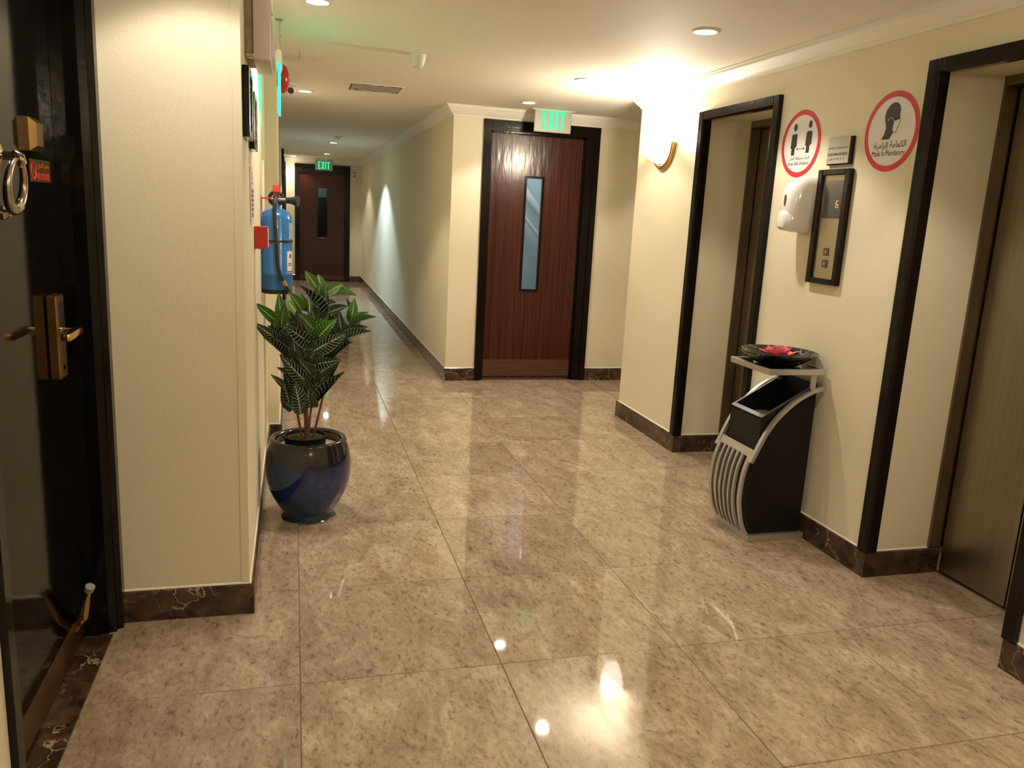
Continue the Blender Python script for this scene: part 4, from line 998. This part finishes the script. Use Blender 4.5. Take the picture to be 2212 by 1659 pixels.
def leaf_mesh(name, curl, m, droop):
    NU, NV = 6, 12; verts = []; faces = []; uvs = []
    for j in range(NV+1):
        v = j/NV
        wd = (math.sin(PI*v**.80)**.85 if 0 < v < 1 else 0)*.5
        for i in range(NU+1):
            u = i/NU*2-1
            verts.append((u*wd, v, abs(u)*wd*curl + .010*math.sin(v*26)*abs(u) - droop*v*v + droop*.35*v)); uvs.append((i/NU, v))
    for j in range(NV):
        for i in range(NU):
            a = j*(NU+1)+i; faces.append((a, a+1, a+NU+2, a+NU+1))
    me = bpy.data.meshes.new(name); me.from_pydata(verts, [], faces)
    ul = me.uv_layers.new(name='UVMap')
    for l in me.loops: ul.data[l.index].uv = uvs[l.vertex_index]
    me.materials.append(m); me.polygons.foreach_set('use_smooth', [True]*len(me.polygons))
    return me
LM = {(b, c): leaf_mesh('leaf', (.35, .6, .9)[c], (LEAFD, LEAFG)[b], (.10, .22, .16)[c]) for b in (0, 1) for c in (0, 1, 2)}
# (base x,y tip x,y width in the 2.765x close-up, bright?, depth of the tip towards the viewer in cm)
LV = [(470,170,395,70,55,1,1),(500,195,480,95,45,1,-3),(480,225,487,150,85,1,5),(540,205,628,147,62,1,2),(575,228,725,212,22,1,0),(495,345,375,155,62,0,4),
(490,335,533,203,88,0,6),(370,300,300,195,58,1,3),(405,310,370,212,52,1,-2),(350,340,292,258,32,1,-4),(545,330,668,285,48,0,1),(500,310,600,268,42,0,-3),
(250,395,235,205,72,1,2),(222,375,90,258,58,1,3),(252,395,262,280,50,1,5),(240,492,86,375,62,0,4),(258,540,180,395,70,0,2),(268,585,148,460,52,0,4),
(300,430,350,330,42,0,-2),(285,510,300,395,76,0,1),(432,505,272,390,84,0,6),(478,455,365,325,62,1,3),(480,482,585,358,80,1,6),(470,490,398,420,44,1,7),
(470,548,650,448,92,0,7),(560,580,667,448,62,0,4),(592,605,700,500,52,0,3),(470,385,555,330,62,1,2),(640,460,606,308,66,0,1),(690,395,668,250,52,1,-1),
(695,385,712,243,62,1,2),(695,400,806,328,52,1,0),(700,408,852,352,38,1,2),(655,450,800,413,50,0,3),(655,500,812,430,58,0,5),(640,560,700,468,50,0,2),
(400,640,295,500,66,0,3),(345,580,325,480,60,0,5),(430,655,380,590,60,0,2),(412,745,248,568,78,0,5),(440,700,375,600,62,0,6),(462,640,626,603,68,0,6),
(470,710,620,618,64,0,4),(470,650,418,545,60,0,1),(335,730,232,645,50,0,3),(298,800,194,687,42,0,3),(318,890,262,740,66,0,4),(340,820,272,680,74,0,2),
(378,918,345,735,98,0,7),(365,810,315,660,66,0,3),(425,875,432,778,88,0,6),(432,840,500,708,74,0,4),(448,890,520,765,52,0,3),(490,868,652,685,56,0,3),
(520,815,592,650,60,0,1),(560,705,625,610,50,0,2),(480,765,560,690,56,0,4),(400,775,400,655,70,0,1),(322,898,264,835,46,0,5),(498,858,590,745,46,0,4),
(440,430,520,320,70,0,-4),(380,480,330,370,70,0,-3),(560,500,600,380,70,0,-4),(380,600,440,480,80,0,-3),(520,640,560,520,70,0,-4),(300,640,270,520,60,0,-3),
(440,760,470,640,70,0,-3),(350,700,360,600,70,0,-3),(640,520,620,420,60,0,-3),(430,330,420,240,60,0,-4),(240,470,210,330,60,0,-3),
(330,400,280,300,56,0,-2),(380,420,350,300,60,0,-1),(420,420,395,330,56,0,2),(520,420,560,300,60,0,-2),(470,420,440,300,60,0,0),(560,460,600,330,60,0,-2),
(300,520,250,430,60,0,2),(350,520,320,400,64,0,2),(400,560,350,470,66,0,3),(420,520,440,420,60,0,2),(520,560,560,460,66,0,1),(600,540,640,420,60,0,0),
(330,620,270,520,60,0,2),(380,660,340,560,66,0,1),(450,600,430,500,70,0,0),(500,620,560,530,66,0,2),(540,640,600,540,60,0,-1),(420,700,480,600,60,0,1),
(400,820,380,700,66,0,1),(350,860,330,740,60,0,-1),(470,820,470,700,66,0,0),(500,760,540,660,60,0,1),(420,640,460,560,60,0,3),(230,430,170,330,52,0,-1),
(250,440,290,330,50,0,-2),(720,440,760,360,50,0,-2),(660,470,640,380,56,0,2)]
def elev(a, b):   # drawing coordinates of the list above -> x, z of the plant's elevation in metres
    return (.00064653*a-.0000129*b-.2090, .00002498*a-.0006748*b+1.11925-3.2e-8*b*b)
random.seed(21)
for k, (bx, by, tx, ty, wd, br, dep) in enumerate(LV):
    x0, z0 = elev(bx, by); x1, z1 = elev(tx, ty)
    lying = -.01*max(0, dep)*.3
    p0 = Vector((x0, QY+lying+(.02 if dep < 0 else 0), z0)); p1 = Vector((x1, QY-.011*dep+.0, z1))
    p0 = p0 - (p1-p0)*.12; p1 = p1 + (p1-p0)*.02
    d = (p1-p0); L = d.length; d.normalize()
    view = Vector((0, -1, .45)) - p0*0
    if wd < 36: view = Vector((random.uniform(-.3, .3), -.35, 1))
    nz = view - d*view.dot(d)
    if nz.length < .2: nz = Vector((1, 0, .3)) - d*d.x
    nz.normalize(); nz = Matrix.Rotation(random.uniform(-.35, .35), 3, d) @ nz
    nx = d.cross(nz).normalized(); nz = nx.cross(d)
    W_ = wd*.00064653*1.24*(2.2 if wd < 36 else 1)
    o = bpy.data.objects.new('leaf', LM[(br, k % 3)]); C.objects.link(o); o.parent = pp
    M = Matrix(((nx.x*W_, d.x*L, nz.x*L, p0.x-QX), (nx.y*W_, d.y*L, nz.y*L, p0.y-QY), (nx.z*W_, d.z*L, nz.z*L, p0.z-.32), (0, 0, 0, 1)))
    o.matrix_local = M
